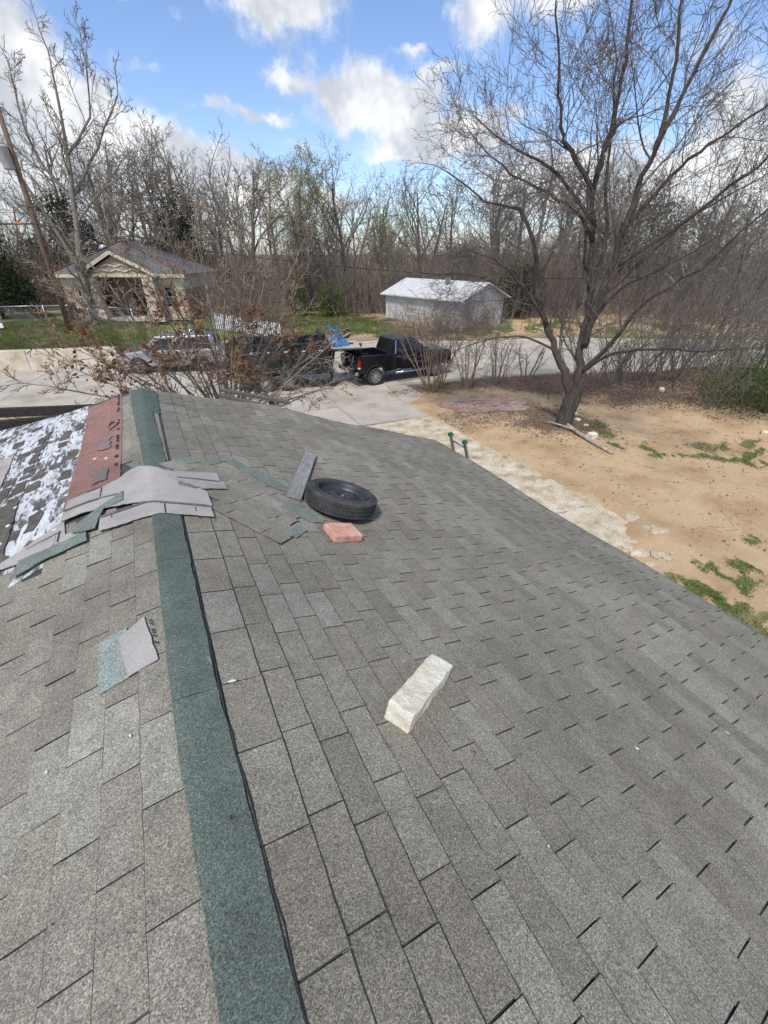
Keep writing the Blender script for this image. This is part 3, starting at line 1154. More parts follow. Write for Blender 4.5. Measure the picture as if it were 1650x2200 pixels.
# red shingles showing where the grey ones are gone
m_red = shingle_mat('red_granules', 'obj')
for k, (qa, qb) in enumerate(((-.245, -.365), (-.365, -.485), (-.485, -.62))):
    v = 3.42 if k == 0 else 3.36 if k == 1 else 3.10
    v += .07 * k
    while v < 5.93:
        e = min(v + .42 + random.uniform(-.08, .05), 5.98)
        base = random.choice([(.265, .148, .122), (.275, .152, .124), (.255, .145, .121), (.29, .165, .136)])
        quad_sheet([(qa + .012, v), (qa + .012, e - .003), (qb - .003, e - .003), (qb - .003, v)], .004 + .0015 * (2 - k), .004, 'red_shingle', m_red, roof, base, 5, 3, .006, .003)
        v = e
for poly in ([(-.451, 4.71), (-.335, 4.65), (-.333, 4.30), (-.45, 4.36)], [(-.46, 3.86), (-.33, 3.77), (-.335, 3.52), (-.444, 3.50)]):
    poly_sheet(poly, .0175, .003, 'worn_shingle_spot', m_red, roof, (.20, .155, .14), .022)
# curled flap on the red strip
rows = []
for i in range(5):
    s = i / 4
    rows.append([(-.26 - .10 * s, 4.93 - .1 * s + .06 * (t_ / 4), .01 + .05 * math.sin(3.1 * s) * (1 - t_ / 5)) for t_ in range(5)])
sheet(rows, .018, .003, 'curled_flap', m_lav, roof)
# ragged dark edge of the grey leftover strip
for v in np.arange(3.75, 5.95, .07):
    if random.random() < .6:
        q = -.258
        poly_sheet([(q, v), (q - random.uniform(.01, .035), v + .015), (q - random.uniform(.01, .03), v + .05), (q, v + .06)], .0205, .002, 'torn_edge', m_tarline, roof, None, .003)

# torn underlayment: white sheet with felt scraps left on it
m_white = bpy.data.materials.new('torn_underlayment')
m_white.use_nodes = True
t = NT(m_white.node_tree)
b = m_white.node_tree.nodes['Principled BSDF']
vec = t.new('ShaderNodeNewGeometry').outputs['Position']
mpu = t.new('ShaderNodeMapping')
t.l.new(vec, mpu.inputs[0])
mpu.inputs['Scale'].default_value = (1.5, .42, 1.5)
vec = mpu.outputs[0]
fine = t.noise(vec, 20, 7, .78)
mid_ = t.noise(vec, 5, 4, .6)
msk = t.smooth(t.math('ADD', t.math('MULTIPLY', mid_, .5), t.math('MULTIPLY', fine, .7)), .60, .64)
c = t.mixc(msk, t.ramp(t.noise(vec, 7, 6, .7), [(.3, (.36, .36, .35)), (.55, (.56, .57, .57)), (.75, (.62, .63, .64))]), t.ramp(t.noise(vec, 40, 4, .7), [(.35, (.045, .04, .035)), (.7, (.14, .125, .108))]))
t.l.new(c, b.inputs['Base Color'])
b.inputs['Roughness'].default_value = .8
bn = t.new('ShaderNodeBump')
bn.inputs['Strength'].default_value = .6
bn.inputs['Distance'].default_value = .01
t.l.new(msk, bn.inputs['Height'])
t.l.new(bn.outputs[0], b.inputs['Normal'])
for (qa, qb) in ((-.61, -1.0), (-1.005, -1.9), (-1.905, -2.9)):
    quad_sheet([(qa, 2.62), (qa, rake(qa) - .02), (qb, rake(qb) - .02), (qb, 2.5)], .003, .002, 'underlayment', m_white, roof, None, 14, 8, .004)
m_felt = mat('brown_felt', [(.055, .047, .039), (.095, .082, .069), (.14, .122, .103)], scale=12, rough=.95, bump=.6, bscale=60, speck=.3, sscale=120)
for k in range(9):
    q = -.815 - .125 * k
    v = 2.95 + .13 * (k % 2)
    while v < 5.85:
        L_ = random.uniform(.12, .34)
        keep = .66 if v < 4.9 else .42 if v < 5.35 else .2
        if random.random() < keep:
            w = random.uniform(.085, .135)
            hl = L_ / 2 - .012
            cx_, cy_ = q, v + L_ / 2
            pts = []
            for (sx_, sy_) in ((-1, -.9), (-.5, -1), (.4, -.97), (1, -.8), (.96, 0), (1, .85), (.5, 1), (-.4, .95), (-1, .9), (-.94, .1)):
                pts.append((cx_ + sx_ * w / 2 * random.uniform(.7, 1.08), cy_ + sy_ * hl * random.uniform(.75, 1.05)))
            poly_sheet(pts, .006, .004, 'felt_scrap', m_felt, roof, None, .013)
        v += L_ + random.uniform(.0, .03)
for v in np.arange(3.9, 5.6, .27):
    if random.random() < .7:
        poly_sheet([(-.64, v), (-.735, v + .01), (-.74, v + .2), (-.69, v + .23), (-.645, v + .19)], .006, .003, 'felt_scrap', m_felt, roof, None, .010)
poly_sheet([(-.94, 2.93), (-.95, 3.2), (-1.0, 3.8), (-1.2, 3.78), (-1.3, 2.9)], .012, .004, 'felt_strip', m_felt, roof, None, .008)
poly_sheet([(-.83, 2.80), (-.93, 2.93), (-1.0, 2.95), (-1.0, 2.72)], .010, .004, 'felt_strip', m_felt, roof, None, .008)
poly_sheet([(-1.29, 5.1), (-1.25, 4.2), (-1.55, 4.1), (-1.9, 4.6), (-1.9, 5.2)], .012, .003, 'paper_strip', m_lav, roof, None, .006)
m_nail = mat('cap_nail', [(.55, .47, .33), (.70, .66, .56)], scale=20)
for q, v in ((-.64, 2.98), (-.82, 2.95), (-.99, 3.1), (-.62, 3.5), (-.38, 3.75), (-.36, 4.05), (-.46, 4.15), (-1.0, 3.65), (-.75, 3.9), (-.99, 3.35), (-.63, 4.4), (-.42, 3.62)):
    Mx = place_frame(q, v, 0, .012)
    mb = MB().lathe([(0, .008), (.008, .008), (.014, .006), (.016, 0)], 10)
    o = mb.build('cap_nail', m_nail, roof)
    o.matrix_world = Mx
m_ring = mat('nail_ring', [(.20, .21, .22), (.28, .29, .3)], scale=30)
for i in range(11):
    q, v = -.655 + random.uniform(-.008, .008), 3.0 + i * .26
    o = MB().lathe([(.013, 0), (.022, .0015), (.032, .0015), (.036, 0)], 14).build('nail_ring', m_ring, roof)
    o.matrix_world = place_frame(q, v, 0, .0065)

# eave drip edge, fascia, rake boards and the walls below
m_trim = mat('fascia_paint', [(.10, .095, .085), (.16, .15, .135)], scale=6, rough=.8)
m_wall = mat('siding_paint', [(.42, .38, .31), (.5, .46, .39)], scale=2, rough=.85)
for sg, qe in ((1, 4.665), (-1, -3.41)):
    pts = [S(qe, v) + Vector((0, 0, -.03)) for v in np.linspace(-1.6, rake(qe), 14)]
    mb = MB()
    rings = [[p + Vector((0, 0, .02)), p + Vector((sg * .03, 0, .02)), p + Vector((sg * .03, 0, -.15)), p + Vector((0, 0, -.15))] for p in pts]
    mb.loft(rings).build('fascia', m_trim, house)
mb = MB()
pts = [S(q, rake(q), -.012) for q in np.linspace(-3.38, 4.63, 46)]
mb.loft([[p, p + Vector((0, .022, 0)), p + Vector((0, .022, -.16)), p + Vector((0, 0, -.16))] for p in pts]).build('rake_board', m_trim, house)
MB().ext([(-2.9, 0), (3.6, 0), (3.6, 2.62), (X0, 3.85), (-2.9, 3.1)], 'Y', -1.4, 5.5).build('wall', m_wall, house)

# ------------------------------------------------------------------ porch frame beyond the rake
m_dark = mat('blackened_timber', [(.012, .011, .010), (.03, .027, .024), (.06, .052, .045)], scale=5, stretch=(3, 3, 14), rough=.9, bump=.5, bscale=30)
m_raw = mat('raw_timber', [(.30, .21, .12), (.44, .33, .21)], scale=4, stretch=(2, 14, 14), rough=.9)
m_grey = mat('weathered_timber', [(.06, .052, .045), (.12, .105, .09), (.18, .16, .14)], scale=4, stretch=(4, 14, 14), rough=.95, bump=.6, bscale=40)
pf = thing('porch_frame', 'blackened timber porch frame beyond the torn end of the roof', 'porch frame')
for (a_, b_) in (((-5.2, 9.72, 3.2), (-1.0, 8.16, 3.2)), ((-5.0, 8.6, 3.17), (-.9, 7.8, 3.17)), ((-5.0, 7.95, 3.14), (-1.1, 7.4, 3.14))):
    MB().bar(a_, b_, .09, .14).build('beam', m_dark, pf)
for (a_, b_) in (((-5.1, 9.35, 3.06), (-1.0, 7.98, 3.06)), ((-5.0, 8.25, 3.03), (-1.0, 7.6, 3.03))):
    MB().bar(a_, b_, .26, .03).build('plank', m_raw, pf)
for p in ((-4.9, 8.9), (-1.1, 7.9)):
    MB().bar((p[0], p[1], 0), (p[0], p[1], 3.0), .1).build('post', m_dark, pf)
lt = thing('lean_to_frame', 'old dark boards of a lean-to below the far roof edge', 'lean-to')
for i, (a_, b_, w) in enumerate((((.9, 8.35, 3.12), (2.42, 7.75, 2.62), .14), ((.85, 8.1, 3.10), (2.30, 7.52, 2.60), .12), ((1.0, 8.62, 3.13), (2.2, 8.2, 2.82), .13), ((.8, 7.8, 3.0), (2.1, 7.25, 2.52), .12), ((1.9, 8.5, 2.80), (1.75, 7.2, 2.74), .10))):
    MB().bar(a_, b_, w, .045).build('board', m_grey, lt)
for p in ((2.0, 8.0), (1.0, 8.4)):
    MB().bar((p[0], p[1], 0), (p[0], p[1], 2.78), .09).build('post', m_grey, lt)

# ------------------------------------------------------------------ utility: orient a thing on the roof
def on_roof(o, q, v, rot=0.0, h=0.0, tilt=(0, 0)):
    o.matrix_world = place_frame(q, v, rot, h) @ Matrix.Rotation(tilt[0], 4, 'X') @ Matrix.Rotation(tilt[1], 4, 'Y')
    return o


# ------------------------------------------------------------------ retaining wall (across the street)
rw = thing('retaining_wall', 'low stained concrete retaining wall along the far side of the street', 'wall')
m_rw = mat('stained_wall', [(.30, .235, .15), (.44, .37, .26), (.54, .48, .38), (.58, .54, .46)], scale=1.4, detail=9, rough=.92, bump=.4, bscale=20, speck=.18, sscale=40)
x = -46.0
while x < -1.8:
    xa, xb = x + .012, min(x + 2.35, -1.75) - .012
    rings = []
    for xx in (xa, xb):
        p = Vector((xx, lin(FAR, xx), 0))
        rings.append([p + Vector((-.05, -.10, -.1)), p + Vector((0, .02, .96)), p + Vector((.01, .05, 1.0)), p + Vector((.08, .30, 1.0)), p + Vector((.1, .36, -.1))])
    MB().loft(rings).build('wall_panel', m_rw, rw, bevel=.012)
    x += 2.35

# ------------------------------------------------------------------ stone house across the street
A = Vector((-5.5, 40.0))
Bv = Vector((3.55, 35.15))
ux = (Bv - A).normalized()
HA = math.atan2(ux.y, ux.x)
sh = thing('stone_house', 'stone and brick cottage with grey hip roof and gabled porch', 'house', (A.x, A.y, 1.3), HA)
HL = (Bv - A).length
m_stone = bpy.data.materials.new('fieldstone')
m_stone.use_nodes = True
t = NT(m_stone.node_tree)
b = m_stone.node_tree.nodes['Principled BSDF']
vec = t.new('ShaderNodeTexCoord').outputs['Object']
br = t.new('ShaderNodeTexBrick')
mp = t.new('ShaderNodeMapping')
mp.inputs['Rotation'].default_value = (R(90), 0, 0)
t.l.new(vec, mp.inputs[0])
t.l.new(mp.outputs[0], br.inputs['Vector'])
br.inputs['Scale'].default_value = 1.0
br.inputs['Brick Width'].default_value = .55
br.inputs['Row Height'].default_value = .26
br.inputs['Mortar Size'].default_value = .02
br.inputs['Color1'].default_value = (.54, .44, .31, 1)
br.inputs['Color2'].default_value = (.38, .28, .20, 1)
br.inputs['Mortar'].default_value = (.52, .46, .37, 1)
c = t.mixc(1, br.outputs[0], t.ramp(t.noise(vec, 5, 5, .6), [(.3, .7), (.7, 1.25)]), 'MULTIPLY')
t.l.new(c, b.inputs['Base Color'])
b.inputs['Roughness'].default_value = .9
m_brick = m_stone.copy()
m_brick.name = 'dark_brick'
for n in m_brick.node_tree.nodes:
    if n.type == 'TEX_BRICK':
        n.inputs['Brick Width'].default_value = .24
        n.inputs['Row Height'].default_value = .085
        n.inputs['Color1'].default_value = (.30, .19, .145, 1)
        n.inputs['Color2'].default_value = (.19, .12, .095, 1)
        n.inputs['Mortar'].default_value = (.40, .34, .27, 1)
m_cream = mat('cream_stone', [(.54, .47, .35), (.66, .59, .46)], scale=3, rough=.9, bump=.3, bscale=20)
m_creamp = mat('cream_trim', [(.52, .45, .31), (.62, .55, .40)], scale=3, rough=.7)
m_groof = mat('grey_asphalt_roof', [(.066, .064, .062), (.117, .114, .110), (.168, .164, .158)], scale=5, detail=7, rough=.95, bump=.5, bscale=30, speck=.35, sscale=14)
m_redr = mat('red_ridge', [(.16, .06, .05), (.22, .09, .07)], scale=8)
m_glass = glass_mat('dark_glass')
m_wood = mat('door_wood', [(.05, .03, .02), (.09, .055, .035)], scale=6)
D = 6.6
WH = 2.85
XL, HL = 1.25, 9.7
# walls by bands (cream above, brick in the middle, stone below)
for (z0, z1, m, nm, e) in ((0, .95, m_stone, 'stone_wall', .03), (.95, 1.95, m_brick, 'brick_wall', .0), (1.95, WH, m_cream, 'upper_wall', .02)):
    mb = MB()
    for (xa, xb) in ((XL, 2.1), (2.9, 3.75), (7.7, 8.2), (9.1, HL)):
        mb.box(((xa + xb) / 2, .15 - e / 2, (z0 + z1) / 2), (xb - xa, .3 + e, z1 - z0))
    if nm == 'stone_wall':
        for (xa, xb) in ((2.1, 2.9), (8.2, 9.1)):
            mb.box(((xa + xb) / 2, .15 - e / 2, .40), (xb - xa, .3 + e, .8))
    if nm == 'upper_wall':
        for (xa, xb) in ((2.1, 2.9), (8.2, 9.1)):
            mb.box(((xa + xb) / 2, .15 - e / 2, 2.5), (xb - xa, .3 + e, .72))
    mb.box((XL + .15 - e / 2, D / 2 + .15, (z0 + z1) / 2), (.3 + e, D - .3, z1 - z0))
    mb.box((HL - .15 + e / 2, D / 2 + .15, (z0 + z1) / 2), (.3 + e, D - .3, z1 - z0))
    mb.box(((XL + HL) / 2, D - .15 + e / 2, (z0 + z1) / 2), (HL - XL - .6, .3 + e, z1 - z0))
    mb.build(nm, m, sh)
# porch recess
MB().box((5.7, 1.6, WH / 2), (4.0, .2, WH - .01)).build('porch_wall', m_brick, sh)
d_ = MB().box((5.75, 1.47, 1.05), (.95, .06, 2.05)).build('door', m_wood, sh)
MB().box((5.75, 1.43, 1.9), (.8, .03, .25)).build('pane', m_glass, d_)
for (xa, xb, z0, z1) in ((2.1, 2.9, .8, 2.14), (8.2, 9.1, .8, 2.14)):
    w = MB().box(((xa + xb) / 2, .14, (z0 + z1) / 2), (xb - xa - .02, .05, z1 - z0 - .02)).build('window', m_glass, sh)
    fr = MB()
    for (cx, cz, sx_, sz_) in (((xa + xb) / 2, z1 - .04, xb - xa, .07), ((xa + xb) / 2, z0 + .04, xb - xa, .07), (xa + .04, (z0 + z1) / 2, .07, z1 - z0 - .15), (xb - .04, (z0 + z1) / 2, .07, z1 - z0 - .15), ((xa + xb) / 2, (z0 + z1) / 2, xb - xa - .16, .05)):
        fr.box((cx, .09, cz), (sx_, .05, sz_))
    fr.build('frame', m_creamp, w)
# hip roof, roof edge and ridge
e = .38
z0 = WH + .02
peak1, peak2 = (4.75, 3.0, WH + 2.05), (4.74, 4.1, WH + 2.05)
cs = [(XL - e, -e, z0), (HL + e, -e, z0), (HL + e, D + e, z0), (XL - e, D + e, z0)]
rf = MB().add([*cs, peak1, peak2], [(0, 1, 4), (1, 2, 5, 4), (2, 3, 5), (3, 0, 4, 5), (3, 2, 1, 0)]).build('roof', m_groof, sh)
for cpt, pk in ((cs[0], peak1), (cs[1], peak1), (cs[2], peak2), (cs[3], peak2)):
    MB().bar(Vector(cpt) + Vector((0, 0, .03)), Vector(pk) + Vector((0, 0, .03)), .2, .05).build('hip_cap', m_redr, rf)
MB().tube([(3.0, 3.4, WH + .9), (3.0, 3.4, WH + 1.5)], .11, 10).build('vent_pipe', mat('galvanised', [(.45, .46, .48), (.6, .6, .62)], scale=5, rough=.4, metal=.7), rf)
MB().lathe([(.0, .34), (.16, .32), (.28, .2), (.3, .1), (.16, .0), (.0, .0)], 12, 'Z', (3.0, 3.4, WH + 1.45)).build('turbine_vent', MATS['galvanised'], rf)
mb = MB()
mb.bar((XL - e, -e - .02, z0 - .09), (3.3, -e - .02, z0 - .09), .04, .2)
mb.bar((8.1, -e - .02, z0 - .09), (HL + e, -e - .02, z0 - .09), .04, .2)
mb.bar((XL - e - .02, -e, z0 - .09), (XL - e - .02, D + e, z0 - .09), .04, .2)
mb.build('fascia', m_creamp, sh)
# porch gable with patterned face, beam and two piers
gx0, gx1, gap, zb = 3.25, 8.25, 5.75, WH - .05
gz1 = WH + 1.22
MB().ext([(gx0 + .35, zb + .12), (gx1 - .35, zb + .12), (gap, gz1 - .12)], 'Y', -.75, -.6).build('gable', m_brick, sh)
gr_ = MB().add([(gx0 - .2, -.95, zb - .02), (gap, -.95, gz1 + .06), (gx1 + .2, -.95, zb - .02), (gx0 - .2, 2.2, zb - .02), (gap, 3.0, gz1 + .06), (gx1 + .2, 2.2, zb - .02),
                (gx0 - .2, -.95, zb - .1), (gap, -.95, gz1 - .03), (gx1 + .2, -.95, zb - .1)], [(0, 1, 4, 3), (1, 2, 5, 4), (0, 6, 7, 1), (1, 7, 8, 2)]).build('porch_roof', m_groof, sh)
MB().bar((gx0 - .25, -.98, zb + .0), (gap, -.98, gz1 + .07), .05, .2).build('bargeboard', m_creamp, gr_)
MB().bar((gap, -.98, gz1 + .07), (gx1 + .25, -.98, zb + .0), .05, .2).build('bargeboard', m_creamp, gr_)
MB().box((gap, -.66, zb + .02), (gx1 - gx0 - .1, .3, .2)).build('porch_beam', m_creamp, sh)
# zigzag stones on the gable face
for i in range(6):
    xa = 4.3 + i * .5
    up = i % 2
    MB().bar((xa, -.78, zb + .24 + .16 * up), (xa + .5, -.78, zb + .24 + .16 * (1 - up)), .04, .09).build('gable_stone', m_cream, sh)
for i in range(4):
    xa = 4.85 + i * .45
    up = i % 2
    MB().bar((xa, -.78, zb + .52 + .16 * up), (xa + .45, -.78, zb + .52 + .16 * (1 - up)), .04, .09).build('gable_stone', m_cream, sh)
for cx in (3.75, 7.75):
    MB().loft([[(cx - a_, -.66 - b_, z), (cx + a_, -.66 - b_, z), (cx + a_, -.66 + b_, z), (cx - a_, -.66 + b_, z)] for (a_, b_, z) in ((.62, .42, 0), (.42, .3, 1.1), (.36, .28, zb - .08))]).build('porch_pier', m_stone, sh)
MB().box((5.75, .3, .09), (4.4, 2.2, .2)).build('porch_floor', m_kerb, sh)

# ------------------------------------------------------------------ white house on the right
wh = thing('white_house', 'low white clapboard house with white roof behind the brush', 'house', (21.3, 27.6, .25), R(12))
m_wp = mat('white_clapboard', [(.50, .49, .47), (.62, .615, .60), (.68, .675, .66)], scale=2.5, rough=.8, stretch=(1, 1, 6))
m_wr = mat('white_roofing', [(.42, .415, .40), (.53, .525, .515), (.59, .585, .575)], scale=3, detail=7, rough=.85)
m_shade = mat('grey_panel', [(.16, .15, .14), (.25, .24, .23)], scale=3)
W2, D2, H2 = 5.4, 8.6, 2.2
MB().ext([(0, 0), (W2, 0), (W2, H2), (W2 / 2, H2 + 1.0), (0, H2)], 'Y', 0, D2).build('wall', m_wp, wh)
for i in range(9):
    MB().box((W2 / 2, -.012, .12 + i * .23), (W2 - .02, .02, .215)).build('clapboard', m_wp, wh)
for i in range(9):
    MB().box((-.012, D2 / 2, .12 + i * .23), (.02, D2 - .02, .215)).build('clapboard', m_wp, wh)
rr = MB()
for sgn in (-1, 1):
    x_e = W2 / 2 + sgn * (W2 / 2 + .35)
    z_e = H2 - .35 * (1.0 / (W2 / 2)) + .05
    rr.add([(x_e, -.45, z_e), (W2 / 2, -.45, H2 + 1.06), (W2 / 2, D2 + .4, H2 + 1.06), (x_e, D2 + .4, z_e),
            (x_e, -.45, z_e - .08), (W2 / 2, -.45, H2 + .98), (W2 / 2, D2 + .4, H2 + .98), (x_e, D2 + .4, z_e - .08)],
           [(0, 1, 2, 3), (7, 6, 5, 4), (0, 4, 5, 1), (3, 2, 6, 7), (0, 3, 7, 4)])
wr_ = rr.build('roof', m_wr, wh)
MB().box((2.0, 3.2, H2 + 1.05), (.3, .3, .5)).build('chimney', m_shade, wr_)
m_blind = mat('drawn_blind', [(.34, .34, .33), (.44, .44, .43)], scale=3, stretch=(1, 1, 20))
for (y_, w_) in ((1.6, .8), (5.4, .8)):
    w = MB().box((-.03, y_, 1.3), (.04, w_, .8)).build('window', m_blind, wh)
    MB().box((-.04, y_, 1.3), (.05, .04, .8)).build('mullion', m_wp, w)
    MB().box((-.05, y_, .72), (.06, w_ + .2, .08)).build('sill', m_wp, w)
w = MB().box((3.4, -.03, 1.3), (.8, .04, .8)).build('window', m_blind, wh)
MB().box((3.4, -.05, .78), (1.1, .06, .08)).build('sill', m_wp, w)
MB().box((1.2, -.03, .98), (.85, .05, 1.9)).build('door', m_blind, wh)

# ------------------------------------------------------------------ utility pole, wires
m_pole = mat('old_pole_wood', [(.07, .045, .032), (.15, .10, .07), (.21, .15, .11)], scale=3, stretch=(6, 6, .7), rough=.95, bump=.5, bscale=30)
pl = thing('utility_pole', 'brown leaning utility pole with transformer on the far bank', 'utility pole', (-4.3, 34.3, .9))
top = Vector((.55, -.1, 11.2))
MB().tube([(0, 0, -.3), top * .5, top], [.16, .14, .11], 12).build('pole', m_pole, pl, smooth=True)
m_tr = mat('transformer_grey', [(.28, .29, .28), (.40, .41, .40), (.33, .28, .22)], scale=4, rough=.6)
tr = MB().lathe([(0, -.5), (.24, -.5), (.26, -.46), (.26, .38), (.28, .4), (.28, .45), (.2, .5), (0, .52)], 20, 'Z', top * .78 + Vector((-.34, -.12, 0))).build('transformer', m_tr, pl, smooth=True)
for k in range(2):
    MB().lathe([(0, 0), (.05, 0), (.03, .05), (.05, .09), (.03, .13), (.04, .18), (0, .2)], 10, 'Z', top * .78 + Vector((-.44 + .2 * k, -.12, .5))).build('bushing', m_shade, tr)
MB().bar(top * .6 + Vector((-.5, -.14, 0)), top * .6 + Vector((.55, -.14, 0)), .05, .07).build('bracket', m_pole, pl)
m_wire = mat('black_cable', [(.012, .012, .013), (.02, .02, .022)], scale=3, rough=.6)
m_or = mat('orange_sleeve', [(.50, .12, .05), (.6, .18, .08)], scale=5)
MB().tube([top * .525 + Vector((-.9, -.16, .02)), top * .525 + Vector((-.6, -.16, 0))], .075, 10).build('splice_sleeve', m_or, pl)


def wire(name, label, p0, p1, sag, r_, n=28):
    p0, p1 = Vector(p0), Vector(p1)
    pts = []
    for i in range(n + 1):
        s = i / n
        p = p0.lerp(p1, s)
        p.z -= sag * 4 * s * (1 - s)
        pts.append(p)
    return tag(MB().tube(pts, r_, 6).build(name, m_wire), label, 'cable')


wire('cable', 'thick black cable from the pole across in front of the woods', (-4.0, 34.15, 6.8), (39, 21.5, 3.9), 1.1, .032)
wire('cable', 'thick black cable leaving the pole towards the left edge', (-4.0, 34.15, 6.8), (-30, 33.0, 7.8), .5, .04)
wire('cable', 'thin wire high above the cottage roof', (-3.85, 34.2, 9.2), (30, 45, 9.5), 1.6, .012)
wire('cable', 'thin slack wire just over the thick cable beside the pole', (-3.9, 34.2, 7.3), (-30, 30, 8.6), .6, .012)

# ------------------------------------------------------------------ chain-link fence and white picket fence
m_galv = MATS['galvanised']
cf = thing('chain_link_fence', 'galvanised chain-link fence on the grassy bank before the cottage', 'fence')
f0, f1 = Vector((-13.0, 38.6, 0)), Vector((-.6, 34.9, 0))
fd = (f1 - f0)
npost = 6
prev = None
for i in range(npost):
    p = f0 + fd * (i / (npost - 1))
    p.z = gz(p.x, p.y)
    MB().tube([p + Vector((0, 0, -.2)), p + Vector((.04 * (i % 2), 0, 1.25))], .032, 8).build('post', m_galv, cf, smooth=True)
    if prev is not None:
        MB().tube([prev + Vector((0, 0, 1.22)), p + Vector((0, 0, 1.22))], .024, 8).build('top_rail', m_galv, cf, smooth=True)
        segs = []
        Ls = (p - prev).length
        dd = (p - prev) / Ls
        sv = 0
        mb = MB()
        while sv < Ls:
            for sg in (1, -1):
                a_ = sv if sg > 0 else sv + 1.16
                b_ = sv + 1.16 if sg > 0 else sv
                if max(a_, b_) <= Ls:
                    mb.tube([prev + dd * a_ + Vector((0, 0, .05)), prev + dd * b_ + Vector((0, 0, 1.21))], .004, 3, cap=False)
            sv += .12
        o = mb.build('wire_mesh', m_galv, cf)
        o['kind'] = 'stuff'
    prev = p
m_pk = mat('white_picket_paint', [(.46, .455, .44), (.62, .615, .60)], scale=5, rough=.7)
pk = thing('picket_fence', 'white picket fence behind the trailer and the leafy tree', 'fence')
q0, q1 = Vector((4.3, 33.3, 0)), Vector((8.3, 31.0, 0))
pd = q1 - q0
n = 34
pmesh = MB().ext([(-.04, 0), (.04, 0), (.04, 1.0), (0, 1.1), (-.04, 1.0)], 'Y', -.01, .01).mesh('picket', m_pk)
for i in range(n):
    p = q0 + pd * (i / (n - 1))
    o = obj('picket', pmesh, pk)
    o.location = (p.x, p.y, gz(p.x, p.y) + .06)
    o.rotation_euler = (0, random.uniform(-.03, .03), math.atan2(pd.y, pd.x))
for hz in (.3, .82):
    a_, b_ = q0.copy(), q1.copy()
    a_.z, b_.z = gz(a_.x, a_.y) + hz, gz(b_.x, b_.y) + hz
    MB().bar(a_ + Vector((.02, .03, 0)), b_ + Vector((.02, .03, 0)), .03, .08).build('rail', m_pk, pk)
for s in (0, .5, 1):
    p = q0 + pd * s
    MB().box((p.x + .03, p.y + .09, gz(p.x, p.y) + .55), (.09, .09, 1.25), HA).build('post', m_pk, pk)

# ------------------------------------------------------------------ things on the roof
m_rub = mat('tyre_rubber', [(.026, .026, .027), (.045, .044, .043), (.085, .080, .073)], scale=8, rough=.75, bump=.25, bscale=60, spec=.4, coords='obj')
m_steel = mat('black_steel', [(.030, .031, .034), (.048, .049, .052), (.09, .085, .08)], scale=6, rough=.45, spec=.5, metal=.3, coords='obj', lo=.35, hi=.85)
wt = thing('spare_wheel', 'black tyre on a steel rim lying flat on the roof beside the plank', 'wheel')
h_, Ro, Ri = .150, .308, .226
prof = [(Ri, -.050), (Ri + .010, -.064), (Ro - .05, -.0735), (Ro - .022, -.070), (Ro - .006, -.058), (Ro, -.044), (Ro + .001, 0), (Ro, .044), (Ro - .006, .058), (Ro - .022, .070),
        (Ro - .05, .0735), (Ri + .010, .066), (Ri, .056), (Ri - .004, 0)]
ty = MB().lathe(prof, 72, closed=True).build('tyre', m_rub, wt, smooth=True)
# tread: grooves as raised ribs broken by slits
tr_ = MB()
for z in (-.047, -.018, .018, .047):
    for k in range(64):
        t0, t1 = 2 * math.pi * (k + .06) / 64, 2 * math.pi * (k + .94) / 64
        sk = .012 * (1 if z > 0 else -1)
        rr_ = Ro + .0065
        vs = []
        for (tt, zz) in ((t0, z - .0115), (t1, z - .0115), (t1, z + .0115), (t0, z + .0115)):
            tt += sk * (zz - z) / .0115
            vs.append((rr_ * math.cos(tt), rr_ * math.sin(tt), zz))
        vs += [(x_ * (Ro - .01) / rr_, y_ * (Ro - .01) / rr_, zz) for x_, y_, zz in vs]
        tr_.add(vs, [(0, 1, 2, 3), (0, 4, 5, 1), (1, 5, 6, 2), (2, 6, 7, 3), (3, 7, 4, 0)])
tr_.build('tread', m_rub, ty)
for rr_ in (.284, .273, .245):
    MB().lathe([(rr_ - .0025, .068), (rr_, .0752), (rr_ + .0025, .068)], 72).build('sidewall_ring', m_rub, ty, smooth=True)
rim = MB().lathe([(.232, .056), (.230, .070), (.219, .073), (.213, .064), (.209, .040), (.202, .022), (.194, .012), (.184, .009), (.168, .014), (.140, .030), (.108, .040), (.084, .041), (.066, .034), (.036, .032), (.035, -.03)],
                 72).build('rim', m_steel, wt, smooth=True)
m_hole = mat('hole_black', [(.004, .004, .004), (.006, .006, .006)], scale=4)
m_lug = mat('rusty_bolt', [(.10, .07, .05), (.2, .17, .14)], scale=30, rough=.6, metal=.4)
for k in range(10):
    an = 2 * math.pi * k / 10
    MB().lathe([(0, .003), (.011, .003), (.012, -.004)], 12, 'Z', (.120 * math.cos(an), .120 * math.sin(an), .0365)).build('vent_hole', m_hole, rim)
for k in range(5):
    an = 2 * math.pi * (k + .3) / 5
    MB().lathe([(0, .006), (.006, .006), (.008, 0)], 8, 'Z', (.055 * math.cos(an), .055 * math.sin(an), .0335)).build('bolt_hole', m_lug, rim)
MB().lathe([(0, -.015), (.0345, -.015)], 20).build('hub_hole', m_hole, rim)
on_roof(wt, 1.41, 2.90, .3, .102, (R(-1.5), R(-5)))

m_plank = mat('grey_plank', [(.13, .128, .125), (.25, .245, .238), (.36, .355, .345)], scale=5, detail=8, stretch=(1.2, 9, 9), rough=.95, bump=.7, bscale=14, coords='obj', lo=.25, hi=.75)
pkx = MB().box((0, 0, .019), (1.24, .125, .036)).build('weathered_plank', m_plank, None, bevel=.003)
tag(pkx, 'weathered grey board lying under the edge of the spare wheel', 'plank')
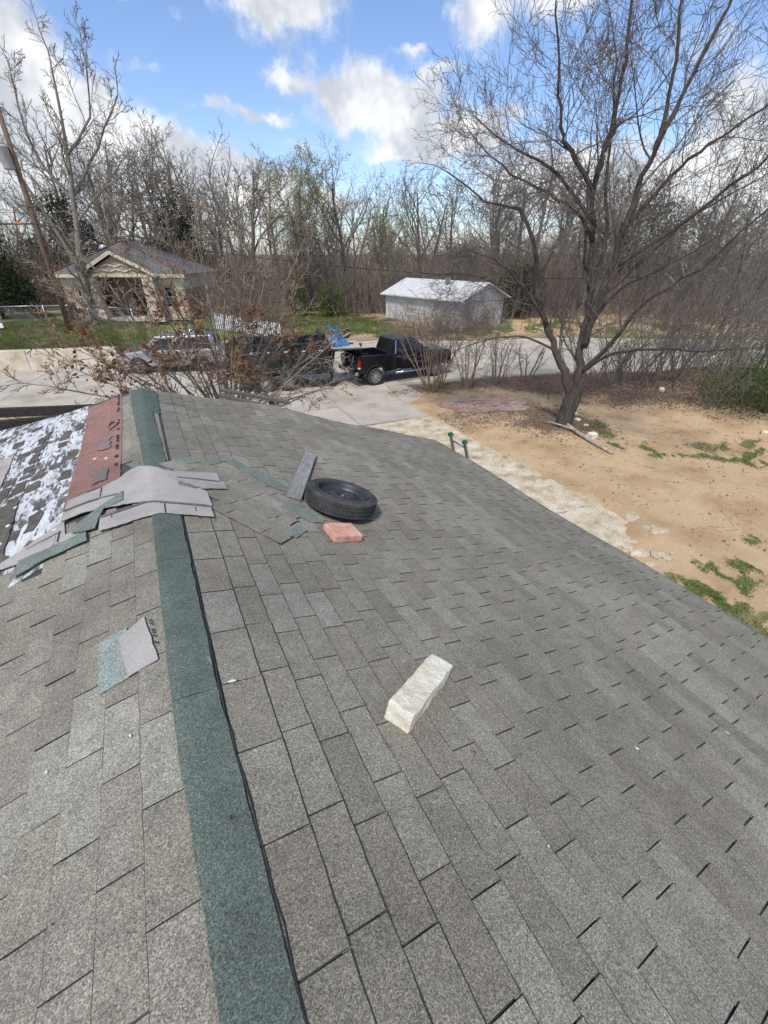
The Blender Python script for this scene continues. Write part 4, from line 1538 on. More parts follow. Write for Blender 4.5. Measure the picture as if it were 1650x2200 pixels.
# board direction in roof coordinates runs from (1.03,3.0) to (1.59,4.12)
on_roof(pkx, 1.31, 3.56, 0, .012)
_m = place_frame(1.31, 3.56, 0, .012)
_dir = (S(1.59, 4.12) - S(1.03, 3.0)).normalized()
_n = Sframe(1.31, 3.56)[2]
_y = _n.cross(_dir).normalized()
_mm = Matrix((_dir, _y, _dir.cross(_y))).transposed().to_4x4()
_mm.translation = S(1.31, 3.56, .010)
pkx.matrix_world = _mm


def rocky(name, size, m, sub=5, amp=.006, seed=1, rnd=.012, fine=.0):
    """rough-hewn block: subdivided box with chipped faces"""
    bm = bmesh.new()
    bmesh.ops.create_cube(bm, size=1)
    for v in bm.verts:
        v.co = Vector((v.co.x * size[0], v.co.y * size[1], v.co.z * size[2]))
    bmesh.ops.bevel(bm, geom=bm.edges[:], offset=rnd, segments=2, profile=.6, affect='EDGES')
    for _ in range(sub):
        long = [e for e in bm.edges if e.calc_length() > min(size) * .16]
        if not long:
            break
        bmesh.ops.subdivide_edges(bm, edges=long, cuts=1, use_grid_fill=True)
        if len(bm.verts) > 5000:
            break
    bmesh.ops.triangulate(bm, faces=bm.faces)
    from mathutils import noise as mn
    for v in bm.verts:
        p = v.co * 18 + Vector((seed * 7.3, 0, 0))
        v.co += Vector((mn.noise(p), mn.noise(p + Vector((9, 0, 0))), mn.noise(p + Vector((0, 9, 0))))) * amp
        p2 = v.co * 60
        v.co += v.co.normalized() * mn.noise(p2) * fine
    me = bpy.data.meshes.new(name)
    bm.to_mesh(me)
    bm.free()
    me.materials.append(m)
    return obj(name, me)


m_lime = mat('limestone', [(.50, .40, .24), (.64, .57, .43), (.70, .66, .55)], scale=9, detail=8, rough=.95, bump=.9, bscale=55, speck=.12, sscale=110, coords='obj', lo=.2, hi=.6)
lb = rocky('limestone_block', (.42, .120, .10), m_lime, 5, .0065, 3, .007, .0025)
tag(lb, 'long rough-hewn cream limestone block lying on the roof', 'stone block')
_d = (S(1.19, 1.06) - S(.80, .85)).normalized()
_n = Sframe(.97, .94)[2]
_y = _n.cross(_d).normalized()
mm = Matrix((_d, _y, _d.cross(_y))).transposed().to_4x4()
mm.translation = S(.955, .925, .055)
lb.matrix_world = mm
m_pinkb = mat('pink_paver', [(.47, .22, .15), (.58, .31, .23), (.66, .42, .33)], scale=14, detail=7, rough=.95, bump=.7, bscale=60, speck=.22, sscale=120, coords='obj')
pb = rocky('concrete_paver', (.245, .20, .058), m_pinkb, 4, .004, 5, .009, .002)
tag(pb, 'salmon pink square paver on the roof just below the spare wheel', 'paver')
_d = (S(1.36, 2.46) - S(1.12, 2.44)).normalized()
_n = Sframe(1.24, 2.44)[2]
_y = _n.cross(_d).normalized()
mm = Matrix((_d, _y, _d.cross(_y))).transposed().to_4x4()
mm.translation = S(1.235, 2.43, .040)
pb.matrix_world = mm
# debris
m_chip = mat('white_chip', [(.62, .62, .6), (.75, .75, .73)], scale=20)
m_dleaf = mat('dry_leaf', [(.06, .035, .025), (.13, .08, .05)], scale=30)


def flake(name, label, cat, q, v, L_, w_, m, rot=0.0, h=.013, curl=.006):
    pts = [(-.5, 0), (-.3, .3), (0, .45), (.35, .35), (.5, .05), (.3, -.3), (-.05, -.5), (-.35, -.25)]
    top = [(x_ * L_ * .7, y_ * w_ * .7, .002 + curl * .3 * abs(x_) * 2) for x_, y_ in pts]
    bot = [(x_, y_, z_ - .0018) for x_, y_, z_ in top]
    n_ = len(pts)
    o = MB().add(top + bot, [tuple(range(n_)), tuple(range(2 * n_ - 1, n_ - 1, -1))] + [(i, i + n_, (i + 1) % n_ + n_, (i + 1) % n_) for i in range(n_)]).build(name, m)
    on_roof(o, q, v, rot, h)
    return tag(o, label, cat)


flake('paint_chip', 'elongated white chip beside the green ridge cap above the limestone block', 'chip', .192, 1.205, .018, .052, m_chip, .0, .018)
flake('paint_chip', 'tiny white chip on the shingles far right of the limestone block', 'chip', 1.911, .359, .03, .016, m_chip, .8)
flake('paint_chip', 'white sliver near the right edge of the shingles, furthest from the ridge', 'chip', 2.709, .223, .035, .012, m_chip, .3)
flake('paint_chip', 'small white speck on the left slope below the square patch', 'chip', -.178, 1.142, .022, .010, m_chip, .4)
flake('paint_chip', 'small white speck nearest the left edge on the left slope', 'chip', -.47, 1.198, .016, .012, m_chip, 0)
flake('paint_chip', 'white bit stuck in a shingle slot near the lower right', 'chip', 1.064, .242, .014, .008, m_chip, 0)
flake('dry_leaf', 'small reddish dry leaf on the green ridge cap', 'leaf', .09, .705, .022, .009, m_dleaf, .2, .019)
flake('dry_leaf', 'dark dry leaf on the shingles right of the limestone block', 'leaf', 1.036, .61, .024, .018, m_dleaf, .5)
flake('dry_leaf', 'thin rust-brown twig-like leaf right of the limestone block, farther up', 'leaf', 1.686, .654, .035, .006, m_dleaf, .9)
flake('dry_leaf', 'black crumb on the left slope near the lower left corner', 'leaf', -.387, .71, .009, .007, m_dleaf, 0)
flake('dry_leaf', 'crumpled brown leaf beside the weathered board', 'leaf', 1.28, 3.52, .05, .035, m_dleaf, .4, .014, .02)
flake('paint_chip', 'small white chip on the far shingles above the green patches', 'chip', .70, 3.86, .03, .014, m_chip, .4)
flake('paint_chip', 'white grain on the shingles right of the spare wheel', 'chip', 1.72, 3.3, .02, .014, m_chip, .4)

# ladder leaning on the eave
m_alu = mat('ladder_rail', [(.30, .31, .32), (.42, .43, .44)], scale=5, rough=.4, metal=.7)
m_gcap = mat('green_plastic', [(.008, .10, .045), (.012, .145, .065)], scale=5, rough=.4)
la = thing('ladder', 'aluminium ladder with green rail caps leaning on the eave', 'ladder', (0, 0, 0))
ltop = [Vector((4.06, 5.17, 2.79)), Vector((4.30, 4.86, 2.68))]
ltop = [Vector((4.26, 5.46, 2.70)), Vector((4.26, 5.06, 2.70))]
lbot = [Vector((5.05, 5.46, .02)), Vector((5.05, 5.02, .02))]
for a_, b_ in zip(ltop, lbot):
    MB().bar(b_, a_, .028, .07, up=(0, 1, 0)).build('rail', m_alu, la, bevel=.004)
    d_ = (a_ - b_).normalized()
    MB().loft([[a_ + d_ * s + Vector((ox * w, oy * w * 1.0, 0)) for ox, oy in ((-.046, -.024), (.046, -.024), (.046, .024), (-.046, .024))] for s, w in ((-.03, 1), (.025, 1), (.045, .6))]).build('rail_cap', m_gcap, la, bevel=.004)
for k in range(9):
    s = .96 - k * .105
    MB().tube([lbot[0].lerp(ltop[0], s), lbot[1].lerp(ltop[1], s)], .018, 8).build('rung', m_alu, la, smooth=True)

# ------------------------------------------------------------------ vehicles
def paint(name, col, rough=.3, coat=.6, metal=.2):
    return mat(name, [tuple(x * .9 for x in col), col], scale=3, rough=rough, metal=metal, coat=coat, coords='obj')


m_blk = paint('black_paint', (.006, .008, .014), .22)
m_chrome = mat('chrome', [(.55, .55, .56), (.7, .7, .71)], scale=3, rough=.16, metal=1.0, coords='obj')
m_plast = mat('black_plastic', [(.012, .012, .012), (.022, .022, .022)], scale=6, rough=.7)
m_rlamp = mat('red_lamp', [(.28, .008, .008), (.4, .015, .012)], scale=5, rough=.2)
m_wlamp = mat('white_lamp', [(.6, .6, .6), (.72, .72, .72)], scale=5, rough=.25)
m_alloy = mat('alloy', [(.42, .42, .43), (.58, .58, .59)], scale=5, rough=.28, metal=.9, coords='obj')


def arch(cx, cz, r_, a0, a1, n=10):
    return [(cx + r_ * math.cos(R(a0 + (a1 - a0) * i / n)), cz + r_ * math.sin(R(a0 + (a1 - a0) * i / n))) for i in range(n + 1)]


def wheel(parent, x, y, rad, w, side, spokes=8, rimr=.62, m_rim=None, name='wheel'):
    """tyre with a spoked rim; side=+1 faces +y"""
    m_rim = m_rim or m_alloy
    p = [(rimr * rad, -w / 2 + .01), (rimr * rad + .03, -w / 2), (rad - .05, -w / 2), (rad - .012, -w / 2 + .03), (rad, -w / 4), (rad, w / 4), (rad - .012, w / 2 - .03), (rad - .05, w / 2), (rimr * rad + .03, w / 2), (rimr * rad, w / 2 - .01)]
    o = MB().lathe(p, 36, 'Y', closed=True).build(name, m_rub, parent, smooth=True)
    o.location = (x, y, rad)
    s = side
    rp = rimr * rad
    rm = MB()
    rm.lathe([(rp + .004, s * (w / 2 - .008)), (rp - .02, s * (w / 2 - .015)), (rp - .028, s * (w / 2 - .09)), (rp - .04, s * (w / 2 - .12)), (0, s * (w / 2 - .13))], 32, 'Y')
    o2 = rm.build('rim', m_plast if spokes else m_rim, o, smooth=False)
    if spokes:
        sp_ = MB()
        for k in range(spokes):
            an = 2 * math.pi * k / spokes
            ca, sa = math.cos(an), math.sin(an)
            a_, b_ = Vector((ca * .04, s * (w / 2 - .03), sa * .04)), Vector((ca * (rp - .01), s * (w / 2 - .02), sa * (rp - .01)))
            sp_.bar(a_, b_, rp * .34, .03, up=(0, 1, 0))
        sp_.lathe([(rp + .006, s * (w / 2 - .006)), (rp - .022, s * (w / 2 - .004)), (rp - .03, s * (w / 2 - .03))], 32, 'Y')
        sp_.lathe([(.07, s * (w / 2 - .02)), (.06, s * (w / 2 + .005)), (0, s * (w / 2 + .01))], 16, 'Y')
        sp_.build('spokes', m_rim, o)
    return o


def quadp(name, pts, m, parent, off):
    """thin panel on a face, pushed out along its normal"""
    v = [Vector(p) for p in pts]
    n = (v[1] - v[0]).cross(v[-1] - v[0]).normalized()
    c_ = sum(v, Vector()) / len(v)
    if n.dot(c_ - Vector((c_.x * .8, 0, c_.z - .5))) < 0:
        n = -n
    top = [p + n * off for p in v]
    bot = [p - n * .01 for p in v]
    k = len(v)
    return MB().add(top + bot, [tuple(range(k)), tuple(range(2 * k - 1, k - 1, -1))] + [(i, i + k, (i + 1) % k + k, (i + 1) % k) for i in range(k)]).build(name, m, parent)


# --- pickup truck: x forward, y left
pt = thing('pickup_truck', 'black crew-cab pickup truck towing the dump trailer', 'truck', (10.85, 18.78, .004), R(1.5))
wy = .965
za, rw_ = .405, .50
low = [(-.80, .60)] + [(.95, .56)] + arch(1.72, .42, rw_, 162, 18)[0:] + [(2.58, .58), (2.66, .70), (2.66, 1.12), (2.60, 1.24), (2.2, 1.30), (1.25, 1.36), (-.80, 1.34)]
body = MB().ext(low, 'Y', -wy, wy).build('body', m_blk, pt, bevel=.045, seg=3)
for s in (-1, 1):
    side = [(-2.66, .66)] + arch(-1.78, .42, rw_, 165, 15) + [(-.82, .60), (-.82, 1.36), (-2.68, 1.40)]
    MB().ext(side, 'Y', s * (wy - .13), s * wy).build('bed_side', m_blk, pt, bevel=.03)
    fl = arch(-1.78, .42, rw_ + .06, 172, 8, 14)
    fl2 = arch(-1.78, .42, rw_ - .005, 172, 8, 14)
    MB().ext(fl + fl2[::-1], 'Y', s * (wy - .02), s * (wy + .035)).build('wheel_flare', m_plast, pt, bevel=.01)
    fl = arch(1.72, .42, rw_ + .06, 168, 10, 14)
    fl2 = arch(1.72, .42, rw_ - .005, 168, 10, 14)
    MB().ext(fl + fl2[::-1], 'Y', s * (wy - .02), s * (wy + .035)).build('wheel_flare', m_plast, pt, bevel=.01)
    MB().tube([(-.75, s * (wy + .10), .50), (1.1, s * (wy + .10), .50)], .045, 8).build('running_board', m_chrome, pt, smooth=True)
    wheel(pt, -1.78, s * (wy - .13), .405, .28, s)
    wheel(pt, 1.72, s * (wy - .13), .405, .28, s)
    MB().box((-2.64, s * (wy - .03), 1.08), (.10, .12, .30)).build('tail_light', m_rlamp, pt, bevel=.012)
    MB().box((-2.645, s * (wy - .03), .885), (.10, .11, .07)).build('reverse_light', m_wlamp, pt, bevel=.008)
    MB().box((2.63, s * (wy - .16), 1.02), (.10, .26, .2)).build('headlight', m_wlamp, pt, bevel=.012)
    mr = MB().box((.98, s * (wy + .14), 1.42), (.11, .2, .26)).build('mirror', m_plast, pt, bevel=.02)
    for xh in (-.58, .36):
        MB().box((xh, s * (wy + .018), 1.22), (.17, .03, .035)).build('door_handle', m_chrome, pt, bevel=.006)
    for xs_ in (-.72, .20, 1.02):
        MB().box((xs_, s * (wy + .001), .95), (.012, .006, .72)).build('door_seam', m_plast, pt)
# cab greenhouse
zb_, zt = 1.335, 1.93
yb, yt = .93, .73
xb0, xb1, xt0, xt1 = -.76, 1.22, -.62, .52
cab = MB().loft([[(xb0, -yb, zb_), (xb1, -yb, zb_), (xb1, yb, zb_), (xb0, yb, zb_)], [(xt0, -yt, zt), (xt1, -yt, zt), (xt1, yt, zt), (xt0, yt, zt)],
                 [(xt0 + .1, -yt + .1, zt + .035), (xt1 - .1, -yt + .1, zt + .035), (xt1 - .1, yt - .1, zt + .035), (xt0 + .1, yt - .1, zt + .035)]]).build('cab', m_blk, pt, bevel=.035, seg=3, angle=20)


def cabpt(fx_, fz_, s):
    z = zb_ + (zt - zb_) * fz_
    y = yb + (yt - yb) * fz_
    x0_, x1_ = xb0 + (xt0 - xb0) * fz_, xb1 + (xt1 - xb1) * fz_
    return (x0_ + (x1_ - x0_) * fx_, s * y, z)


for s in (-1, 1):
    quadp('side_window', [cabpt(.07, .10, s), cabpt(.40, .10, s), cabpt(.42, .88, s), cabpt(.10, .88, s)], m_glass, cab, .004)
    quadp('side_window', [cabpt(.46, .10, s), cabpt(.88, .10, s), cabpt(.86, .88, s), cabpt(.48, .88, s)], m_glass, cab, .004)
    MB().bar(cabpt(.035, .02, s * 1.012), cabpt(.05, .95, s * 1.012), .03, .012).build('pillar_trim', m_chrome, cab)
rp_ = lambda fy, fz_: (xb0 + (xt0 - xb0) * fz_, (yb + (yt - yb) * fz_) * fy, zb_ + (zt - zb_) * fz_)
quadp('rear_window', [rp_(-.86, .12), rp_(.86, .12), rp_(.86, .86), rp_(-.86, .86)], m_glass, cab, .006)
fp_ = lambda fy, fz_: (xb1 + (xt1 - xb1) * fz_, (yb + (yt - yb) * fz_) * fy, zb_ + (zt - zb_) * fz_)
quadp('windshield', [fp_(-.9, .08), fp_(.9, .08), fp_(.88, .92), fp_(-.88, .92)], m_glass, cab, .006)
MB().box((-1.74, 0, .80), (1.86, 1.66, .06)).build('bed_floor', m_plast, pt)
MB().box((-.86, 0, 1.08), (.06, 1.66, .52)).build('bed_front', m_blk, pt)
tg = MB().box((-2.66, 0, 1.06), (.07, 1.70, .64)).build('tailgate', m_blk, pt, bevel=.015)
MB().box((-2.702, 0, 1.06), (.01, .9, .34)).build('tailgate_panel', m_plast, tg, bevel=.004)
MB().lathe([(0, -.012), (.07, -.012), (.085, 0)], 14, 'X', (-2.705, 0, 1.08)).build('emblem', m_shade, tg)
MB().ext([(-.95, .56), (.95, .56), (.98, .62), (.98, .74), (-.98, .74), (-.98, .62)], 'X', -2.86, -2.70).build('rear_bumper', m_chrome, pt, bevel=.025)
MB().box((-2.862, 0, .66), (.012, .36, .12)).build('number_plate', m_wlamp, pt, bevel=.003)
MB().bar((-2.7, 0, .48), (-3.02, 0, .48), .07).build('tow_hitch', m_plast, pt)
MB().ext([(-.95, .50), (.95, .50), (.98, .58), (.98, .74), (-.98, .74), (-.98, .58)], 'X', 2.62, 2.74).build('front_bumper', m_chrome, pt, bevel=.025)
MB().box((2.655, 0, .98), (.04, 1.1, .34)).build('grille', m_chrome, pt, bevel=.01)
# load in the bed
ws = MB().lathe([(.12, -.09), (.2, -.09), (.2, -.06), (.12, -.05), (.12, .05), (.2, .06), (.2, .09), (.12, .09)], 20, 'Z', closed=True).build('hose_reel', mat('white_plastic', [(.55, .55, .54), (.68, .68, .67)], scale=5))
ws.location = (9.75, 18.3, 1.02)
tag(ws, 'white and grey reel lying in the bed of the pickup', 'reel')
ws2 = rocky('cement_bag', (.45, .3, .14), mat('white_sack', [(.5, .5, .48), (.66, .65, .63)], scale=8), 3, .03, 9, .05)
ws2.location = (9.75, 18.95, .91)
tag(ws2, 'pale crumpled sack in the bed of the pickup', 'sack')

# --- dump trailer, gooseneck over the truck bed
TA = math.atan2(-1.15, 3.9)
dt = thing('dump_trailer', 'black steel dump trailer with twin axles and gooseneck', 'trailer', (4.95, 20.05, .004), TA)
m_tb = mat('black_steel_paint', [(.010, .010, .011), (.02, .02, .021), (.035, .032, .03)], scale=4, rough=.5, coords='obj', lo=.35, hi=.85)
bx0, bx1, bw, bz0, bz1 = -1.95, 2.45, 1.02, .78, 1.98
for s in (-1, 1):
    MB().box(((bx0 + bx1) / 2, s * bw, (bz0 + bz1) / 2), (bx1 - bx0, .04, bz1 - bz0)).build('side_panel', m_tb, dt)
    MB().box(((bx0 + bx1) / 2, s * (bw + .03), bz1 + .02), (bx1 - bx0 + .1, .12, .09)).build('top_rail', m_tb, dt, bevel=.008)
    MB().box(((bx0 + bx1) / 2, s * (bw + .035), bz0 + .03), (bx1 - bx0, .09, .12)).build('bottom_rail', m_tb, dt)
    k = 8
    for i in range(k + 1):
        MB().box((bx0 + .05 + (bx1 - bx0 - .1) * i / k, s * (bw + .045), (bz0 + bz1) / 2), (.07, .06, bz1 - bz0 - .14)).build('side_post', m_tb, dt)
    for i in range(12):
        MB().box((bx0 + .25 + i * .38, s * (bw + .092), bz1 - .27), (.15, .004, .05)).build('reflector_tape', m_rlamp if i % 2 else m_wlamp, dt)
    for xw in (-.47, .47):
        wheel(dt, xw, s * (bw + .02), .39, .22, s, 8, .58, m_alloy)
    fp2 = [(-1.05, .62), (-.98, .80), (-.8, .88), (.8, .88), (.98, .80), (1.05, .62), (1.02, .62), (.95, .78), (.78, .85), (-.78, .85), (-.95, .78), (-1.02, .62)]
    MB().ext(fp2, 'Y', s * (bw - .1), s * (bw + .17)).build('fender', m_tb, dt)
    MB().box((.2, s * .5, .66), (5.0, .1, .18)).build('chassis_beam', m_tb, dt)
    jk = MB().box((2.55, s * (bw - .16), .85), (.12, .12, 1.1)).build('landing_jack', m_tb, dt)
    MB().box((2.55, s * (bw - .16), .24), (.2, .2, .02)).build('jack_foot', m_galv, jk)
MB().box(((bx0 + bx1) / 2, 0, bz0 - .02), (bx1 - bx0, 2 * bw, .05)).build('floor_panel', m_tb, dt)
MB().box((bx1, 0, (bz0 + bz1) / 2 + .06), (.05, 2 * bw, bz1 - bz0 + .1)).build('front_panel', m_tb, dt)
MB().box((bx0, 0, (bz0 + bz1) / 2), (.05, 2 * bw, bz1 - bz0)).build('tail_panel', m_tb, dt)
MB().add([(bx1 - .9, -bw - .02, bz1 + .05), (bx1 - .85, -bw - .02, bz1 + .36), (bx1 + .12, -bw - .02, bz1 - .1), (bx1 + .12, -bw - .02, bz1 - .30),
          (bx1 - .9, -bw + .05, bz1 + .05), (bx1 - .85, -bw + .05, bz1 + .36), (bx1 + .12, -bw + .05, bz1 - .1), (bx1 + .12, -bw + .05, bz1 - .30)],
         [(0, 1, 2, 3), (7, 6, 5, 4), (0, 4, 5, 1), (1, 5, 6, 2), (2, 6, 7, 3), (3, 7, 4, 0)]).build('tarp_bracket', m_tb, dt)
MB().tube([(bx1 - .3, -bw, bz1 + .22), (bx1 - .3, bw, bz1 + .22)], .1, 10).build('tarp_roll', m_plast, dt)
# gooseneck deck, uprights and neck
dkz = 1.68
gd = MB().box((3.25, 0, dkz), (1.5, 1.75, .06)).build('deck', mat('green_deck_edge', [(.03, .07, .05), (.06, .11, .08)], scale=5), dt)
for i in range(6):
    MB().box((3.25, -.72 + i * .288, dkz + .045), (1.46, .27, .03)).build('deck_board', mat('deck_board', [(.36, .31, .25), (.50, .45, .37)], scale=4, stretch=(1, 6, 6)), gd)
for s in (-1, 1):
    MB().bar((2.55, s * .5, .7), (2.75, s * .5, dkz), .14, .14).build('neck_upright', m_tb, dt)
    MB().bar((2.75, s * .5, dkz - .08), (4.0, s * .28, dkz - .08), .1, .14).build('neck_beam', m_tb, dt)
    MB().box((2.9 + .2, s * .9, dkz - .12), (.14, .03, .05)).build('reflector_tape', m_rlamp if s > 0 else m_wlamp, dt)
MB().bar((3.3, 0, dkz + .12), (4.12, 0, 1.58), .12, .12).build('winch_arm', m_tb, dt)
MB().bar((4.05, 0, 1.75), (4.08, 0, 1.0), .13, .13).build('coupler', m_tb, dt)
MB().box((4.02, -.12, 1.5), (.08, .04, .16)).build('reflector', m_rlamp, dt)
MB().box((3.85, -.45, 1.62), (.05, .25, .07)).build('reflector', m_rlamp, dt)

# --- blue wheelbarrow upside down on the deck
m_blue = mat('blue_enamel', [(.03, .12, .30), (.05, .19, .42), (.10, .28, .50)], scale=6, rough=.4, coords='obj')
wbx, wby = 3.02, -.25
ca_, sa_ = math.cos(TA), math.sin(TA)
wb = thing('wheelbarrow', 'blue wheelbarrow turned upside down on the trailer deck', 'wheelbarrow', (4.95 + wbx * ca_ - wby * sa_, 20.05 + wbx * sa_ + wby * ca_, .004 + dkz + .06), TA + .5)
MB().loft([[(-.36, -.31, 0), (.36, -.29, 0), (.36, .29, 0), (-.36, .31, 0)], [(-.35, -.29, .03), (.34, -.27, .03), (.34, .27, .03), (-.35, .29, .03)],
           [(-.24, -.20, .34), (.17, -.18, .30), (.17, .18, .30), (-.24, .20, .34)]]).build('tub', m_blue, wb, bevel=.035, seg=3)
for s in (-1, 1):
    MB().bar((-.16, s * .19, .28), (-.24, s * .27, .74), .10, .06).build('leg', m_blue, wb, bevel=.01)
    MB().bar((.06, s * .17, .27), (-.20, s * .25, .66), .07, .05).build('leg_brace', m_blue, wb, bevel=.01)
    MB().bar((-.75, s * .27, .10), (.5, s * .1, .43), .045, .045).build('handle', mat('ash_handle', [(.42, .31, .18), (.52, .4, .25)], scale=5), wb)
o = MB().lathe([(.09, -.03), (.17, -.045), (.19, 0), (.17, .045), (.09, .03)], 20, 'Y', closed=True).build('wheel', m_rub, wb, smooth=True)
o.location = (.40, 0, .40)
MB().bar((-.20, -.24, .56), (-.20, .24, .56), .07, .05).build('cross_bar', m_blue, wb, bevel=.01)
wb.scale = (1.2, 1.2, 1.2)

# --- grey estate car / SUV parked across the street, facing left
su = thing('parked_suv', 'grey SUV with roof rails parked behind the leafy tree', 'car', (.95, 25.95, .004), math.atan2(.32, -1))
su.scale = (1.07, 1.05, 1.07)
m_sg = paint('grey_paint', (.38, .39, .41), .25, .8, .5)
sy = .93
lowS = [(-2.45, .42)] + arch(-1.45, .36, .41, 170, 10) + [(-.9, .34), (.85, .34)] + arch(1.42, .36, .41, 170, 10) + [(2.3, .42), (2.45, .55), (2.45, .82), (2.3, .95), (1.2, 1.06), (-2.42, 1.06), (-2.5, .85)]
MB().ext(lowS, 'Y', -sy, sy).build('body', m_sg, su, bevel=.06, seg=3)
xb0, xb1, xt0, xt1, zb_, zt, yb, yt = -2.4, 1.25, -2.15, .45, 1.05, 1.66, .88, .70
cabS = MB().loft([[(xb0, -yb, zb_), (xb1, -yb, zb_), (xb1, yb, zb_), (xb0, yb, zb_)], [(xt0, -yt, zt), (xt1, -yt, zt), (xt1, yt, zt), (xt0, yt, zt)],
                  [(xt0 + .15, -yt + .1, zt + .04), (xt1 - .1, -yt + .1, zt + .04), (xt1 - .1, yt - .1, zt + .04), (xt0 + .15, yt - .1, zt + .04)]]).build('cabin', m_sg, su, bevel=.04, seg=3, angle=20)
for s in (-1, 1):
    for fa, fb in ((.06, .30), (.33, .60), (.63, .90)):
        quadp('side_window', [cabpt(fa, .08, s), cabpt(fb, .08, s), cabpt(fb - .01, .85, s), cabpt(fa + .02, .85, s)], m_glass, cabS, .004)
    MB().tube([(xt0 + .1, s * .66, zt + .07), (xt1 - .15, s * .66, zt + .07)], .022, 8).build('roof_rail', m_chrome, su, smooth=True)
    MB().box((2.36, s * .72, .80), (.16, .36, .13)).build('headlight', m_wlamp, su, bevel=.02)
    MB().box((-2.44, s * .8, .92), (.1, .2, .25)).build('tail_light', m_rlamp, su, bevel=.02)
    wheel(su, -1.45, s * (sy - .11), .36, .22, s, 7)
    wheel(su, 1.42, s * (sy - .11), .36, .22, s, 7)
    MB().box((.95, s * (sy + .09), 1.10), (.12, .18, .13)).build('mirror', m_sg, su, bevel=.02)
    for xh in (-.9, .2):
        MB().box((xh, s * (sy + .012), .94), (.18, .025, .03)).build('door_handle', m_chrome, su)
    for xs_ in (-.35, .68):
        MB().box((xs_, s * (sy + .001), .72), (.012, .006, .6)).build('door_seam', m_plast, su)
quadp('windshield', [fp_(-.9, .06), fp_(.9, .06), fp_(.88, .9), fp_(-.88, .9)], m_glass, cabS, .006)
quadp('rear_window', [rp_(-.86, .15), rp_(.86, .15), rp_(.86, .86), rp_(-.86, .86)], m_glass, cabS, .006)
MB().box((2.46, 0, .60), (.06, 1.2, .2)).build('grille', m_plast, su, bevel=.02)

# ------------------------------------------------------------------ trees
class Tree:
    """recursive branching kept as segments (x0,y0,z0,x1,y1,z1,r0,r1,level)"""
    def __init__(self, seed, P, rmin=.006):
        self.r = random.Random(seed)
        self.P = P
        self.s = []
        self.chains = []
        self.tips = []
        self.rmin = rmin

    def grow(self, p, d, L, r, lvl):
        R_ = self.r
        g = R_.gauss
        pr = self.P[lvl]
        n = pr['n']
        st = L / n
        tap = pr.get('tap', .35)
        nodes = []
        for i in range(n):
            w = pr['wig']
            dx, dy, dz = d[0] + g(0, w), d[1] + g(0, w), d[2] + g(0, w) + pr['up']
            q = math.sqrt(dx * dx + dy * dy + dz * dz)
            d = (dx / q, dy / q, dz / q)
            p2 = (p[0] + d[0] * st, p[1] + d[1] * st, p[2] + d[2] * st)
            ra = max(self.rmin, r * (1 - (1 - tap) * i / n))
            rb = max(self.rmin, r * (1 - (1 - tap) * (i + 1) / n))
            self.s.append((*p, *p2, ra, rb, lvl))
            nodes.append((p, p2, d, ra))
            p = p2
        self.kids(nodes, L, lvl)
        if lvl == len(self.P) - 1:
            self.tips.append((p, d))

    def kids(self, nodes, L, lvl):
        if lvl + 1 >= len(self.P):
            return
        R_ = self.r
        pr, pc = self.P[lvl], self.P[lvl + 1]
        n = len(nodes)
        k = int(pr['kids'] * R_.uniform(.75, 1.25) + .5)
        for c_ in range(k):
            t_ = pr['start'] + (1 - pr['start']) * ((c_ + R_.random()) / k)
            f = min(n - 1, int(t_ * n))
            a, b_, d, r_ = nodes[f]
            s = t_ * n - f
            q = (a[0] + (b_[0] - a[0]) * s, a[1] + (b_[1] - a[1]) * s, a[2] + (b_[2] - a[2]) * s)
            an = R(R_.uniform(*pr['ang']))
            az_ = R_.uniform(0, 2 * math.pi)
            dv = Vector(d)
            fa, fb, _ = frame_of(dv)
            nd = dv * math.cos(an) + (fa * math.cos(az_) + fb * math.sin(az_)) * math.sin(an)
            Lc = L * R_.uniform(*pr['lr']) * (1.15 - .55 * t_)
            self.grow(q, (nd.x, nd.y, nd.z), Lc, max(self.rmin, r_ * R_.uniform(*pr.get('rr', (.4, .65)))), lvl + 1)

    def limb(self, pts, r0, r1, lvl=0, sub=3, L=None):
        """a hand-laid limb, smoothed, then branched"""
        P_ = [Vector(p) for p in pts]
        out = []
        for i in range(len(P_) - 1):
            a, b_, c_, d_ = P_[max(i - 1, 0)], P_[i], P_[i + 1], P_[min(i + 2, len(P_) - 1)]
            for j in range(sub):
                t_ = j / sub
                out.append(.5 * ((2 * b_) + (c_ - a) * t_ + (2 * a - 5 * b_ + 4 * c_ - d_) * t_ * t_ + (3 * b_ - a - 3 * c_ + d_) * t_ ** 3))
        out.append(P_[-1])
        jit = min(.04, r0 * .4) if r0 < .2 else .008
        for i in range(2, len(out) - 1):
            out[i] = out[i] + Vector((self.r.gauss(0, jit), self.r.gauss(0, jit), self.r.gauss(0, jit * .7)))
        nodes = []
        n = len(out) - 1
        tot = 0
        for i in range(n):
            ra, rb = r0 + (r1 - r0) * (i / n) ** .8, r0 + (r1 - r0) * ((i + 1) / n) ** .8
            if i == 0:
                self.chains.append(([out[0]], [ra]))
            self.chains[-1][0].append(out[i + 1])
            self.chains[-1][1].append(rb)
            dv = (out[i + 1] - out[i])
            tot += dv.length
            nodes.append((tuple(out[i]), tuple(out[i + 1]), tuple(dv.normalized()), ra))
        self.kids(nodes, L or tot, lvl)
        if lvl + 1 < len(self.P) and self.P[lvl]['kids'] > 0:
            self.grow(nodes[-1][1], nodes[-1][2], (L or tot) * .42, r1, lvl + 1)


